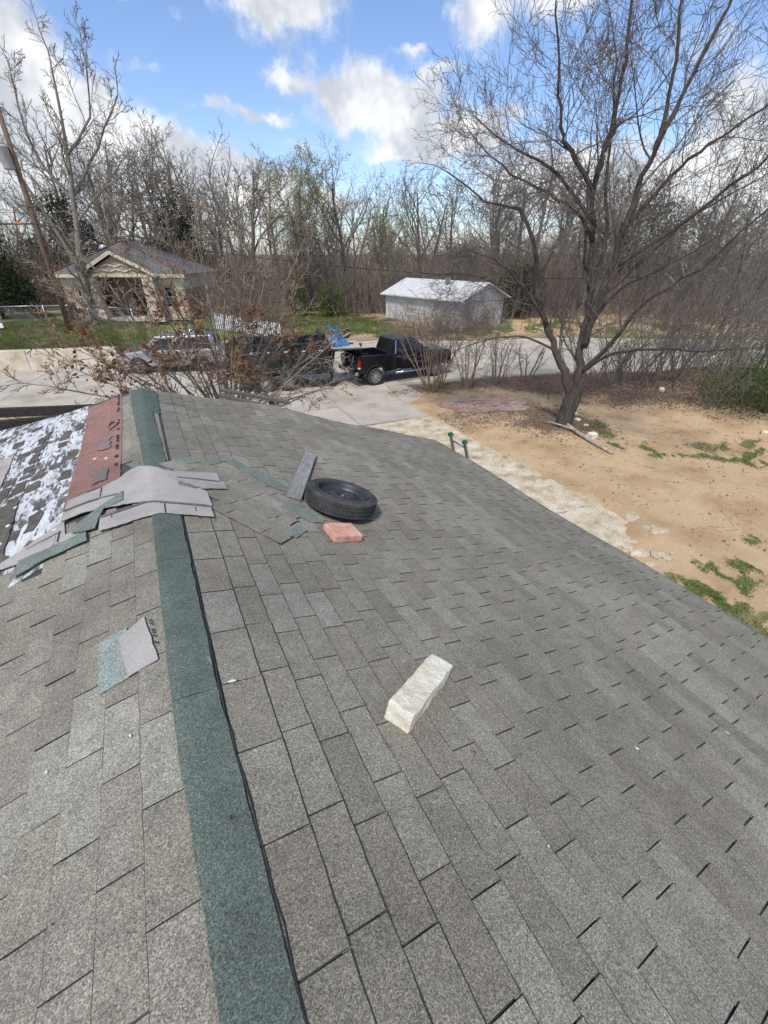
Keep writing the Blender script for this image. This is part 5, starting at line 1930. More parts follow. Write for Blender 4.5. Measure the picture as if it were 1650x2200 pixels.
def segs_mesh(name, segs, m, nthin=3):
    """prisms for every segment; sides by thickness"""
    A = np.array(segs, float).reshape(-1, 9)
    Vs, Fs = [], []
    off = 0
    for lo_, hi_, n in ((0, .02, nthin), (.02, .06, 5), (.06, 9, 9)):
        B = A[(A[:, 6] >= lo_) & (A[:, 6] < hi_)]
        if not len(B):
            continue
        p0, p1 = B[:, :3], B[:, 3:6]
        d = p1 - p0
        L = np.linalg.norm(d, axis=1, keepdims=True) + 1e-9
        d = d / L
        p1 = p1 + d * B[:, 7:8] * .35
        ref = np.where(np.abs(d[:, 2:3]) < .9, np.array([[0, 0, 1.0]]), np.array([[1.0, 0, 0]]))
        a = np.cross(d, ref)
        a /= np.linalg.norm(a, axis=1, keepdims=True)
        b_ = np.cross(d, a)
        th = np.arange(n) * 2 * np.pi / n
        ring = a[:, None, :] * np.cos(th)[None, :, None] + b_[:, None, :] * np.sin(th)[None, :, None]
        V = np.stack([p0[:, None, :] + ring * B[:, 6][:, None, None], p1[:, None, :] + ring * B[:, 7][:, None, None]], 1)
        N = len(B)
        base = np.arange(N)[:, None] * (2 * n) + off
        k = np.arange(n)
        k2 = (k + 1) % n
        F_ = np.stack([base + k, base + k2, base + n + k2, base + n + k], -1).reshape(-1, 4)
        Vs.append(V.reshape(-1, 3))
        Fs.append(F_)
        off += N * 2 * n
    return mesh_np(name, np.concatenate(Vs), np.concatenate(Fs), m, True)


def bark(name, c, rough=.95):
    return mat(name, [tuple(x * .55 for x in c), c, tuple(min(1, x * 1.45) for x in c)], scale=5, detail=6, stretch=(2.2, 2.2, .6), rough=rough, bump=.9, bscale=16, spec=.2)


b_dark = bark('dark_bark', (.115, .098, .085))
b_grey = bark('grey_bark', (.215, .192, .160))
b_tan = bark('tan_bark', (.25, .195, .145))
b_brown = bark('brown_twig', (.205, .160, .130))
b_under = bark('undergrowth_bark', (.20, .163, .128))
b_big = bark('big_tree_bark', (.075, .064, .055))
b_bigt = bark('big_tree_twig', (.15, .13, .112))


def plant(name, label, cat, tree, loc=(0, 0, 0), split=0, mt=b_dark, mc=b_grey, group=None, rz=0.0, scale=1.0):
    root = thing(name, label, cat, loc, rz, group)
    tr_s = [x for x in tree.s if x[8] <= split]
    cr_s = [x for x in tree.s if x[8] > split]
    if tree.chains:
        mb = MB()
        for pts_, rad_ in tree.chains:
            n_ = 14 if rad_[0] > .15 else 9 if rad_[0] > .06 else 6
            rr_ = [r_ * (1 + .07 * tree.r.uniform(-1, 1)) for r_ in rad_]
            mb.tube(pts_, rr_, n_)
        if tr_s:
            o_ = segs_mesh('trunk', tr_s, mt)
            obj('stem', o_, root)
        mb.build('trunk', mt, root, smooth=True)
    else:
        obj('trunk', segs_mesh('trunk', tr_s, mt), root)
    obj('crown', segs_mesh('crown', cr_s, mc), root)
    root.scale = (scale,) * 3
    return root


def cards(name, C_, size, m, rngl, flat=.35, asp=1.7):
    """many small leaf quads at given centres"""
    C_ = np.asarray(C_, float)
    N = len(C_)
    a = rngl.normal(size=(N, 3))
    a[:, 2] *= flat + .4
    a /= np.linalg.norm(a, axis=1, keepdims=True)
    r_ = rngl.normal(size=(N, 3))
    b_ = np.cross(a, r_)
    b_ /= np.linalg.norm(b_, axis=1, keepdims=True)
    n_ = np.cross(a, b_)
    s = (size * rngl.uniform(.6, 1.3, N))[:, None]
    w = s / asp
    fold = n_ * s * rngl.uniform(-.25, .25, N)[:, None]
    V = np.stack([C_ - a * s * .5, C_ + b_ * w * .5 + fold, C_ + a * s * .5, C_ - b_ * w * .5 + fold], 1).reshape(-1, 3)
    F_ = np.arange(4 * N).reshape(N, 4)
    return mesh_np(name, V, F_, m)


def leafmat(name, cols, scale=2.0, trans=.25):
    m = mat(name, cols, scale=scale, detail=4, rough=.7, spec=.3)
    bs = m.node_tree.nodes['Principled BSDF']
    bs.inputs['Subsurface Weight'].default_value = 0
    t_ = NT(m.node_tree)
    tr_ = t_.new('ShaderNodeBsdfTranslucent')
    src = bs.inputs['Base Color'].links[0].from_socket
    t_.l.new(src, tr_.inputs[0])
    mxs = t_.new('ShaderNodeMixShader')
    mxs.inputs[0].default_value = trans
    t_.l.new(bs.outputs[0], mxs.inputs[1])
    t_.l.new(tr_.outputs[0], mxs.inputs[2])
    out = [n for n in m.node_tree.nodes if n.type == 'OUTPUT_MATERIAL'][0]
    t_.l.new(mxs.outputs[0], out.inputs[0])
    return m


# --- the big bare tree on the right, its limbs laid by hand
BP = [dict(n=8, wig=.1, up=.02, kids=12, start=.16, ang=(28, 62), lr=(.42, .82), rr=(.23, .42)),
      dict(n=8, wig=.12, up=.022, kids=7.5, start=.15, ang=(22, 52), lr=(.38, .68), rr=(.32, .55), tap=.3),
      dict(n=6, wig=.12, up=.025, kids=4.6, start=.12, ang=(20, 50), lr=(.42, .72), rr=(.45, .7), tap=.4),
      dict(n=4, wig=.16, up=.04, kids=1.2, start=.15, ang=(20, 50), lr=(.45, .75), rr=(.6, .8), tap=.5),
      dict(n=2, wig=.22, up=.05, kids=0, start=.2, ang=(25, 60), lr=(.3, .5), tap=.6)]
LIMBS = {
    'trunk': ([[12.66, 9.66, -.2], [12.72, 9.66, .4], [12.80, 9.64, .9], [12.90, 9.62, 1.35]], .31, .25),
    'left': ([[12.82, 9.62, .8], [12.61, 10.1, 1.82], [12.45, 10.6, 2.59], [12.32, 11.1, 3.38], [12.09, 11.7, 4.64], [12.12, 12.0, 5.71], [11.87, 12.7, 6.56], [11.31, 13.8, 6.93], [10.59, 15.1, 7.78]], .19, .035),
    'main': ([[12.88, 9.63, 1.2], [12.93, 9.69, 1.97], [12.95, 9.92, 2.96], [13.04, 10.05, 4.3], [12.93, 10.44, 5.82], [12.89, 10.75, 7.07]], .205, .09),
    'mainL': ([[12.89, 10.75, 7.0], [11.95, 11.0, 7.84], [11.5, 11.1, 8.3], [11.1, 11.1, 9.2], [10.7, 11.2, 10.6]], .095, .03),
    'mainR': ([[12.89, 10.75, 7.0], [12.75, 10.55, 7.8], [12.7, 10.4, 8.5], [12.65, 10.4, 9.6], [12.5, 10.5, 10.9], [12.45, 10.6, 12.2]], .10, .03),
    'sec': ([[12.9, 9.75, 2.7], [12.85, 9.54, 4.01], [12.89, 9.4, 5.8], [12.96, 9.25, 7.17], [13.01, 9.12, 7.76], [12.97, 9.12, 8.7], [12.75, 9.3, 10.2], [12.6, 9.5, 12.2]], .15, .03),
    'sec2': ([[13.01, 9.15, 7.7], [13.39, 9.1, 8.7], [13.75, 8.98, 9.7], [14.05, 8.92, 10.9], [14.2, 9.02, 12.0]], .085, .028),
    'r1': ([[12.9, 9.42, 5.8], [13.28, 9.3, 6.46], [13.81, 9.0, 7.2], [14.4, 8.6, 7.85], [15.2, 8.0, 8.5], [16.2, 7.4, 9.2]], .09, .03),
    'r2': ([[12.9, 9.64, 1.9], [13.05, 8.8, 3.0], [13.0, 8.2, 4.1], [13.3, 7.1, 5.1], [13.5, 6.1, 6.5]], .11, .03),
    'r3': ([[12.92, 9.6, 1.9], [12.85, 8.8, 2.6], [13.1, 7.6, 3.0], [13.4, 6.4, 3.1], [13.7, 5.1, 3.4]], .08, .022),
    'v': ([[13.03, 10.05, 4.2], [13.1, 10.1, 5.8], [13.15, 10.5, 7.07], [13.3, 10.85, 8.4], [13.3, 11.4, 10.2]], .09, .03),
    'l1': ([[12.95, 10.4, 5.7], [12.3, 10.7, 6.5], [11.5, 11.4, 7.0], [10.8, 12.1, 7.4], [10.0, 13.0, 8.3]], .085, .025),
    'l2': ([[12.92, 10.55, 6.2], [12.1, 11.3, 7.3], [11.6, 12.3, 7.9], [11.1, 13.4, 8.5], [10.8, 14.3, 9.2]], .075, .025),
    'l3': ([[12.3, 11.0, 3.3], [11.2, 11.2, 4.4], [10.1, 11.2, 5.1], [9.0, 11.5, 5.5]], .075, .02),
    'l4': ([[12.5, 10.5, 2.5], [11.6, 11.3, 2.9], [10.8, 12.1, 2.8], [10.0, 13.0, 2.3]], .06, .018),
    'r4': ([[12.87, 9.5, 4.3], [13.71, 8.94, 5.3], [14.43, 8.4, 6.3], [15.5, 7.6, 7.1]], .08, .025),
    'l5': ([[12.15, 11.6, 4.5], [11.0, 12.0, 4.5], [9.8, 12.7, 4.8], [8.7, 13.2, 4.75]], .06, .02),
    'r5': ([[12.95, 9.8, 3.2], [14.2, 10.0, 4.3], [15.8, 9.6, 5.0], [17.4, 9.0, 5.9]], .08, .022),
    'b1': ([[13.0, 10.0, 4.0], [13.9, 11.4, 5.6], [14.8, 12.6, 7.4], [15.2, 13.3, 9.2]], .08, .022),
    'r6': ([[12.9, 9.45, 5.0], [13.9, 8.2, 6.2], [14.6, 7.0, 7.6], [15.2, 6.0, 9.4]], .08, .022)}
bt = Tree(5, BP, .0048)
for k, (pts, r0, r1) in LIMBS.items():
    if k == 'trunk':
        BP0 = BP[0]['kids']
        BP[0]['kids'] = 0
        bt.limb(pts, r0, r1, 0, 4)
        BP[0]['kids'] = BP0
    else:
        bt.limb(pts, r0 * .82, r1 * .62, 0, 4, 3.9)
plant('bare_tree', 'largest bare tree, dark forked trunk standing in the sandy yard', 'tree', bt, split=0, mt=b_big, mc=b_bigt)

# --- small oak with brown leaves still on it, beyond the far end of the roof
OP = [dict(n=5, wig=.09, up=.015, kids=7, start=.25, ang=(25, 60), lr=(.35, .6), rr=(.4, .6)),
      dict(n=5, wig=.14, up=.02, kids=5.5, start=.2, ang=(25, 60), lr=(.35, .6), rr=(.45, .65)),
      dict(n=4, wig=.18, up=.02, kids=4, start=.2, ang=(25, 60), lr=(.35, .6), rr=(.5, .7)),
      dict(n=2, wig=.2, up=.02, kids=0, start=.2, ang=(25, 60), lr=(.3, .5))]
ok = Tree(8, OP, .0058)
ok.limb([(1.15, 9.95, -.1), (1.12, 9.95, 1.0), (1.1, 9.93, 1.9)], .10, .085, 0, 3, .1)
qo = random.Random(2)
for i in range(34):
    f_ = (i + .5) / 34
    an = R(-8 + 190 * f_)                       # fan from right to left, tipped towards the viewer's plane
    if f_ < .13 and i % 2:
        continue
    rad = 2.55 + qo.uniform(-.35, .45) + .25 * abs(math.cos(an))
    ex, ez = 1.12 + rad * math.cos(an) * 1.0, 2.15 + (rad * 1.26) * max(.02, math.sin(an))
    ey = 9.93 + qo.uniform(-1.1, 1.1)
    a_ = Vector((1.1 + qo.uniform(-.10, .10), 9.93 + qo.uniform(-.08, .08), 1.75 + qo.uniform(-.25, .3)))
    e_ = Vector((ex, ey, ez))
    mdl = a_.lerp(e_, .45) + Vector((qo.uniform(-.1, .1), 0, .12 if ez < 3.4 else .03))
    ok.limb([a_, mdl, e_], .034 * qo.uniform(.7, 1.2), .008, 0, 4, 1.9)
oak = plant('oak_tree', 'small multi-stemmed tree with brown dead leaves beyond the roof end', 'tree', ok, split=0, mt=b_grey, mc=b_tan)
rl = np.random.default_rng(4)
tips = [t_ for t_ in ok.tips]
random.Random(3).shuffle(tips)
lc = []
for (p, d) in tips[:2300]:
    dens_ = vnoise(np.array([p[0] * 1.9 + 7]), np.array([p[2] * 1.9 + 3]), 6)[0] + .14 * (p[0] < 1.0) - .1 * (p[0] > 1.6)
    if dens_ < .52 or p[2] > 5.2 - .9 * rl.random():
        continue
    for _ in range(rl.integers(1, 4)):
        lc.append((p[0] + rl.normal(0, .045), p[1] + rl.normal(0, .045), p[2] + rl.normal(0, .045) - .02))
m_bl = leafmat('brown_oak_leaf', [(.12, .055, .025), (.25, .12, .055), (.38, .21, .10)], 12)
o = obj('leaves', cards('leaves', lc, .105, m_bl, rl), oak)
o['kind'] = 'stuff'

# --- tall pale bare tree in front of the cottage
TP = [dict(n=8, wig=.08, up=.03, kids=8, start=.3, ang=(22, 55), lr=(.35, .65), rr=(.3, .5)),
      dict(n=7, wig=.15, up=.06, kids=6.5, start=.2, ang=(25, 60), lr=(.35, .6), rr=(.4, .6)),
      dict(n=5, wig=.2, up=.07, kids=5, start=.15, ang=(25, 60), lr=(.35, .6), rr=(.5, .7)),
      dict(n=3, wig=.22, up=.07, kids=0, start=.15, ang=(25, 60), lr=(.4, .7), rr=(.6, .8))]
tt = Tree(21, TP, .011)
for pts, r0, r1 in (([(-3.3, 37.4, 1.0), (-3.0, 37.4, 3.0), (-2.6, 37.4, 5.2)], .30, .24), ([(-2.6, 37.4, 5.1), (-1.9, 37.4, 8.5), (-1.4, 37.5, 11.0), (-.9, 37.5, 14.6)], .22, .04),
                    ([(-2.8, 37.4, 4.3), (-3.7, 37.2, 7.5), (-4.6, 37.0, 10.3), (-4.8, 36.8, 13.4)], .15, .03), ([(-1.9, 37.4, 8.4), (-.4, 37.8, 10.2), (1.9, 37.6, 13.2)], .12, .03),
                    ([(-1.9, 37.4, 8.0), (-3.2, 38.0, 10.6), (-3.0, 38.2, 14.0)], .11, .03), ([(-2.2, 37.4, 7.0), (-.6, 36.8, 8.4), (1.2, 36.6, 9.6)], .09, .03), ([(-1.5, 37.4, 10.4), (.2, 37.2, 12.2), (.8, 37.0, 14.6)], .09, .03)):
    tt.limb(pts, r0, r1, 0, 4, 4.2)
plant('bare_tree', 'tall bare tree with pale trunk in front of the stone cottage', 'tree', tt, split=0, mt=b_grey, mc=b_grey)

# --- trees of the wood's edge: a few kinds, each standing tree its own copy
VP = []
for k in range(6):
    up = [.05, .07, .03, .09, .06, .04][k]
    wig = [.10, .08, .15, .07, .12, .16][k]
    VP.append([dict(n=9, wig=wig * .55, up=.05, kids=[10, 12, 8, 12, 10, 9][k], start=[.35, .3, .4, .25, .3, .35][k], ang=(25, 58), lr=(.40, .66), rr=(.4, .65), tap=.28),
               dict(n=7, wig=wig, up=up, kids=6.5, start=.2, ang=(25, 60), lr=(.34, .6), rr=(.4, .6)),
               dict(n=5, wig=wig * 1.3, up=up, kids=5, start=.15, ang=(25, 60), lr=(.38, .62), rr=(.5, .7)),
               dict(n=3, wig=.22, up=up, kids=2.2, start=.15, ang=(25, 60), lr=(.4, .7), rr=(.6, .8)),
               dict(n=2, wig=.22, up=up, kids=0, start=.15, ang=(25, 60), lr=(.4, .7), rr=(.6, .8))])
variants = []
for k in range(6):
    tv = Tree(100 + k, VP[k], .012)
    if k in (0, 3):
        tv.grow((0, 0, 0), (.05, 0, 1), 12.0, .30, 0)
    elif k in (1, 4):
        tv.grow((0, 0, 0), (.12, .05, 1), 11.0, .25, 0)
        tv.grow((.1, 0, .4), (-.22, .1, 1), 10.0, .20, 0)
    else:
        tv.grow((0, 0, 0), (-.1, 0, 1), 11.5, .28, 0)
        tv.grow((0, 0, 2.5), (.6, .1, 1), 7.5, .13, 0)
    top_ = max(x[5] for x in tv.s)
    variants.append((tv, top_))
EDGE = [  # x, y, height, kind, turn, label
    (4.4, 49.6, 14.3, 1, .4, 'bare tree with wide crown behind the cottage roof, right of its peak'),
    (11.6, 50.4, 14.4, 2, 1.2, 'crooked dark bare tree in the middle of the wood edge, left of the budding tree'),
    (20.0, 45.6, 14.0, 0, 2.2, 'tall bare tree rising just right of the budding yellow-green tree'),
    (28.3, 43.2, 13.0, 4, 3.1, 'bare tree standing behind the white house'),
    (8.0, 45.5, 10.0, 5, .9, 'shorter twisted bare tree behind the picket fence'),
    (-9.0, 46.5, 13.0, 3, 1.9, 'bare tree behind the dark evergreen at the far left'),
    (39.5, 29.0, 12.5, 0, 4.0, 'bare tree seen through the big tree, right of its trunk'),
    (33.0, 38.5, 11.5, 2, 5.2, 'crooked bare tree seen through the big tree, left of its trunk'),
    (24.6, 46.8, 12.2, 3, .2, 'slender bare tree between the wood and the white house'),
    (.3, 51.5, 13.2, 4, 2.7, 'bare tree behind the cottage, left of its peak'),
    (15.2, 44.0, 8.5, 1, 3.6, 'low bare tree at the back edge of the lawn'),
    (36.0, 20.5, 9.5, 5, 1.0, 'twisted bare tree in the thicket at the right'),
    (31.0, 14.0, 8.0, 1, 2.0, 'bare tree at the street edge beyond the leaf litter'),
    (42.5, 22.0, 12.0, 3, 3.3, 'tall bare tree at the right edge of the picture')]
protos = {}
for (x, y, h, k, rz, lab) in EDGE:
    tv, top_ = variants[k]
    if k not in protos:
        o = plant('bare_tree', lab, 'tree', tv, split=0, mt=b_dark, mc=b_grey, group='bare trees at the edge of the wood')
        protos[k] = o
    else:
        o = copy_tree(protos[k])
        o['label'] = lab
    o.location = (x, y, gz(x, y) - .05)
    o.rotation_euler = (0, 0, rz)
    s = h / top_
    o.scale = (s, s, s)

# budding tree
bu = copy_tree(protos[1])
bu.name = 'budding_tree'
bu['label'] = 'tree with fresh yellow-green buds at the centre of the wood edge'
bu.location = (15.6, 46.2, gz(15.6, 46.2))
bu.rotation_euler = (0, 0, 4.4)
s = 13.2 / variants[1][1]
bu.scale = (s, s, s)
rl = np.random.default_rng(9)
tp = np.array([p for p, d in variants[1][0].tips])
tp = tp[rl.integers(0, len(tp), 8500)] + rl.normal(0, .2, (8500, 3))
m_bud = leafmat('yellow_green_bud', [(.24, .24, .09), (.36, .35, .14), (.46, .42, .20)], 1.5)
o = obj('leaves', cards('leaves', tp, .15, m_bud, rl), bu)
o['kind'] = 'stuff'
bu2 = copy_tree(bu)
bu2['label'] = 'low tree with olive-green buds right of the budding tree'
bu2.location = (24.2, 44.0, gz(24, 44))
bu2.rotation_euler = (0, 0, 1.4)
bu2.scale = (.62, .62, .62)

# the wood behind: nobody could count it
rl = np.random.default_rng(77)
WP = [dict(n=6, wig=.07, up=.05, kids=9, start=.3, ang=(30, 66), lr=(.38, .7), rr=(.4, .65), tap=.3),
      dict(n=4, wig=.15, up=.06, kids=6, start=.15, ang=(25, 60), lr=(.35, .6), rr=(.4, .6)),
      dict(n=3, wig=.2, up=.06, kids=4, start=.1, ang=(25, 65), lr=(.4, .65), rr=(.5, .7)),
      dict(n=2, wig=.22, up=.06, kids=0, start=.15, ang=(25, 60), lr=(.4, .7), rr=(.6, .8))]
wv = []
for k in range(5):
    tv = Tree(300 + k, WP, .017)
    tv.grow((0, 0, 0), (rl.normal(0, .12), rl.normal(0, .12), 1), 10, .24, 0)
    wv.append(np.array(tv.s))


def scatter_trees(name, pos, mats_):
    allS = []
    for (x, y, h) in pos:
        A = wv[rl.integers(0, 5)].copy()
        s = h / 12.0
        an = rl.uniform(0, 6.28)
        ca, sa = math.cos(an) * s, math.sin(an) * s
        for o_ in (0, 3):
            X, Y = A[:, o_].copy(), A[:, o_ + 1].copy()
            A[:, o_] = X * ca - Y * sa + x
            A[:, o_ + 1] = X * sa + Y * ca + y
            A[:, o_ + 2] = A[:, o_ + 2] * s + gz(x, y) - .1
        A[:, 6:8] *= s
        A[:, 6:8] = np.maximum(A[:, 6:8], .016)
        allS.append(A)
    o = obj(name, segs_mesh(name, np.concatenate(allS), mats_))
    return o


pos = []
for i in range(54):
    a_ = R(rl.uniform(-14, 68))
    dd = rl.uniform(52, 92)
    pos.append((dd * math.sin(a_), dd * math.cos(a_), rl.uniform(10, 13.5) * (1 + .18 * math.sin(a_ * 9 + 1)) * (dd / 66)))
o = scatter_trees('woodland', pos, b_grey)
tag(o, 'mass of bare grey-brown woodland behind the houses', 'woodland', kind='stuff')


def brush(name, label, n, place, hrange, rbase, m, seed, spread=.25, twigs=7):
    """thicket of thin stems with side twigs"""
    q = random.Random(seed)
    segs = []
    for _ in range(n):
        x, y = place(q)
        z = gz(x, y) - .05
        h = q.uniform(*hrange)
        d = [q.gauss(0, spread), q.gauss(0, spread), 1.0]
        p = (x, y, z)
        k = 5
        r_ = rbase * q.uniform(.6, 1.3)
        for i in range(k):
            d = [d[0] + q.gauss(0, .12), d[1] + q.gauss(0, .12), d[2]]
            L = math.sqrt(sum(c_ * c_ for c_ in d))
            p2 = tuple(p[j] + d[j] / L * h / k for j in range(3))
            ra, rb = r_ * (1 - .7 * i / k), r_ * (1 - .7 * (i + 1) / k)
            segs.append((*p, *p2, ra, rb, 1))
            if i > 0:
                for _t in range(max(1, twigs // 4 + (q.random() < (twigs % 4) / 4))):
                    td = (d[0] / L + q.gauss(0, .55), d[1] / L + q.gauss(0, .55), d[2] / L * .8 + q.gauss(0, .25))
                    tl = h * q.uniform(.08, .24)
                    f = q.random()
                    s0 = tuple(p[j] + (p2[j] - p[j]) * f for j in range(3))
                    s1 = tuple(s0[j] + td[j] * tl * .55 for j in range(3))
                    s2 = tuple(s1[j] + (td[j] + q.gauss(0, .25)) * tl * .5 for j in range(3))
                    segs.append((*s0, *s1, rb * .6, rb * .45, 2))
                    segs.append((*s1, *s2, rb * .45, rb * .3, 2))
            p = p2
    o = obj(name, segs_mesh(name, segs, m))
    return tag(o, label, 'brush', kind='stuff')


def place_edge(q):
    a_ = R(q.uniform(-13, 50))
    dd = q.uniform(45, 60) if math.degrees(a_) < 22 else q.uniform(43, 56)
    return dd * math.sin(a_), dd * math.cos(a_)


brush('undergrowth', 'grey-brown undergrowth along the edge of the wood', 4300, place_edge, (2.0, 7.4), .032, b_under, 5)
brush('undergrowth', 'pale dry brush in front of the white house', 700, lambda q: (q.uniform(15.5, 25.0), q.uniform(25.6, 28.4) + (1.5 if q.random() < .4 else 0)), (.9, 3.3), .012, b_tan, 6)
brush('undergrowth', 'tangled thin brush beside the cottage and picket fence', 300, lambda q: (q.uniform(3.6, 10.0), q.uniform(33.6, 38.0)), (1.5, 5.0), .016, b_tan, 7)


def place_thicket(q):
    while True:
        x, y = q.uniform(17.5, 34), q.uniform(.5, 14)
        if (x - 15.4) * .80 + (y - 8.6) * .38 > 2.6 and y < lin(NEAR, x) - .8:
            return x, y


brush('undergrowth', 'dense grey thicket on the leaf-covered bank at the right', 850, place_thicket, (1.8, 5.5), .020, b_grey, 8, .4, 9)
brush('undergrowth', 'reddish arching canes in the thicket at the right edge', 190, place_thicket, (1.5, 4.2), .013, b_brown, 12, .7, 7)
brush('undergrowth', 'bare scrub across the street at the right', 420, lambda q: (lambda x: (x, lin(FAR, x) + q.uniform(1.5, 14)))(q.uniform(26, 52)), (2.0, 6.0), .028, b_brown, 13)

brush('undergrowth', 'grey wood edge across the street at the far right', 1500, lambda q: (lambda a_, d_: (d_ * math.sin(a_), d_ * math.cos(a_)))(R(q.uniform(36, 70)), q.uniform(46, 66)), (3.5, 8.5), .034, b_under, 14)

# --- crape myrtles in a row along the street: vase-shaped, many stems
m_cm = bark('crape_bark', (.235, .175, .125))
for i, (x, y, h, ns, fine, lab) in enumerate(((10.9, 15.75, 4.6, 13, 5, 'tallest crape myrtle clump, in front of the pickup bonnet'),
                                              (12.86, 15.55, 3.1, 7, 4, 'crape myrtle clump second from the pickup'),
                                              (14.36, 15.2, 3.0, 8, 3, 'crape myrtle clump third from the pickup'),
                                              (15.95, 14.9, 2.6, 4, 3, 'crape myrtle with thick forked stems, fourth from the pickup'),
                                              (11.6, 15.9, 2.4, 4, 3, 'thin low crape myrtle shoots between the two clumps nearest the pickup'))):
    CP = [dict(n=6, wig=.07, up=.05, kids=4, start=.45, ang=(12, 38), lr=(.3, .5), rr=(.45, .65), tap=.45),
          dict(n=4, wig=.12, up=.06, kids=fine, start=.2, ang=(15, 45), lr=(.35, .6), rr=(.45, .65)),
          dict(n=3, wig=.16, up=.06, kids=2, start=.2, ang=(15, 45), lr=(.35, .6), rr=(.5, .7)),
          dict(n=2, wig=.16, up=.05, kids=0, start=.2, ang=(15, 45), lr=(.35, .6))]
    cm = Tree(40 + i, CP, .0045)
    for k in range(ns):
        an = 2 * math.pi * (k + cm.r.random() * .6) / ns
        sp_ = cm.r.uniform(.16, .42)
        br_ = .03 if i == 4 else .16
        cm.grow((br_ * math.cos(an) * cm.r.uniform(.5, 1.2), br_ * math.sin(an), -.05), (sp_ * math.cos(an), sp_ * math.sin(an), 1), h * cm.r.uniform(.55, .78), cm.r.uniform(.024, .04) * (1.5 if ns == 4 and i == 3 else 1), 0)
    plant('crape_myrtle', lab, 'shrub', cm, (x, y, gz(x, y)), 0, m_cm, b_tan, 'crape myrtles along the street')
# bare shrubs on the leaf bank
for i, (x, y, h, lab) in enumerate(((19.2, 9.6, 2.8, 'bare vase-shaped shrub on the leaf litter, farther one'), (17.9, 7.4, 2.6, 'bare vase-shaped shrub on the leaf litter, nearer one'))):
    cm = Tree(60 + i, CP, .005)
    for k in range(9):
        an = 2 * math.pi * k / 9
        sp_ = cm.r.uniform(.2, .6)
        cm.grow((.14 * math.cos(an), .14 * math.sin(an), -.05), (sp_ * math.cos(an), sp_ * math.sin(an), 1), h * cm.r.uniform(.6, .9), cm.r.uniform(.014, .024), 0)
    plant('bare_shrub', lab, 'shrub', cm, (x, y, gz(x, y)), 0, b_grey, b_grey, 'bare shrubs on the leaf bank')

# --- evergreens
m_ev = leafmat('dark_evergreen', [(.012, .022, .008), (.03, .05, .018), (.065, .09, .03)], 1.2)
m_ced = leafmat('cedar_green', [(.012, .02, .010), (.026, .038, .018), (.045, .06, .03)], 1.0)
m_priv = leafmat('privet_green', [(.05, .075, .02), (.10, .13, .035), (.17, .19, .06)], 1.2)
m_jun = leafmat('juniper_green', [(.025, .05, .014), (.06, .10, .026), (.12, .16, .045)], 2.0)


def leafy(name, label, cat, loc, blobs, nleaf, size, m, seed, stems=5, h=3.0, asp=1.7, group=None):
    q = np.random.default_rng(seed)
    root = thing(name, label, cat, loc, 0, group)
    C_ = []
    vol = [b_[3] * b_[4] * b_[5] for b_ in blobs]
    for b_, v_ in zip(blobs, vol):
        n = int(nleaf * v_ / sum(vol))
        d = q.normal(size=(n, 3))
        d /= np.linalg.norm(d, axis=1, keepdims=True)
        r_ = q.uniform(.25, 1.0, n) ** .5
        p = d * r_[:, None]
        # clumps
        cl_ = q.normal(size=(30, 3))
        cl_ /= np.linalg.norm(cl_, axis=1, keepdims=True)
        cl_ *= q.uniform(.45, 1.1, (30, 1))
        k = q.integers(0, 30, n)
        p = np.where((q.random(n) < .7)[:, None], cl_[k] + q.normal(0, .16, (n, 3)), p)
        C_.append(p * np.array(b_[3:6]) + np.array(b_[:3]))
    C_ = np.concatenate(C_)
    C_ = C_[C_[:, 2] > .05]
    obj('crown', cards('crown', C_, size, m, q, .35, asp), root)
    T_ = Tree(seed, [dict(n=5, wig=.1, up=.04, kids=6, start=.25, ang=(25, 60), lr=(.35, .6), tap=.3), dict(n=3, wig=.15, up=.05, kids=0, start=.2, ang=(20, 50), lr=(.3, .5))], .01)
    for k in range(stems):
        an = q.uniform(0, 6.28)
        T_.grow((q.normal(0, .12), q.normal(0, .12), -.1), (.25 * math.cos(an), .25 * math.sin(an), 1), h * q.uniform(.7, 1), .06, 0)
    obj('trunk', segs_mesh('trunk', T_.s, b_dark), root)
    return root


z_ = gz(-8.6, 40.5)
leafy('evergreen_tree', 'dense dark broadleaf evergreen beside the cottage at the far left', 'tree', (-8.8, 40.5, z_),
      [(0, 0, 2.6, 2.3, 1.8, 2.2), (1.2, -.2, 3.7, 1.3, 1.2, 1.6), (-1.4, .2, 3.6, 1.5, 1.3, 1.6), (-2.6, .4, 1.6, 1.5, 1.2, 1.5), (1.6, -.3, 1.4, 1.2, 1.2, 1.2)], 12000, .17, m_ev, 51, 6, 4.5)
leafy('cedar_tree', 'dark cedar rising behind the cottage roof', 'tree', (5.2, 50.5, gz(5, 50)), [(0, 0, 2.8, 3.0, 2.2, 2.6), (-.3, 0, 5.2, 2.3, 1.8, 2.4), (.2, 0, 7.6, 1.4, 1.2, 2.2), (-2.4, .2, 3.6, 2.0, 1.6, 1.8)], 15000, .26, m_ced, 52, 3, 8.5, 3.0)
leafy('cedar_tree', 'dark cedar left of the utility pole, behind the evergreen', 'tree', (-3.6, 50.5, gz(-3.6, 50)), [(0, 0, 3.2, 2.8, 2.0, 2.8), (0, 0, 6.0, 1.8, 1.6, 2.6), (-2.6, .3, 2.6, 2.2, 1.6, 2.4)], 13000, .26, m_ced, 53, 3, 7.5, 3.0)
leafy('privet_bush', 'yellow-green privet bush at the left back of the lawn', 'bush', (12.6, 41.0, gz(12.6, 41)), [(0, 0, 1.9, 1.2, 1.0, 1.7), (.7, 0, 1.0, .9, .8, .9)], 2200, .15, m_priv, 54, 5, 3.2)
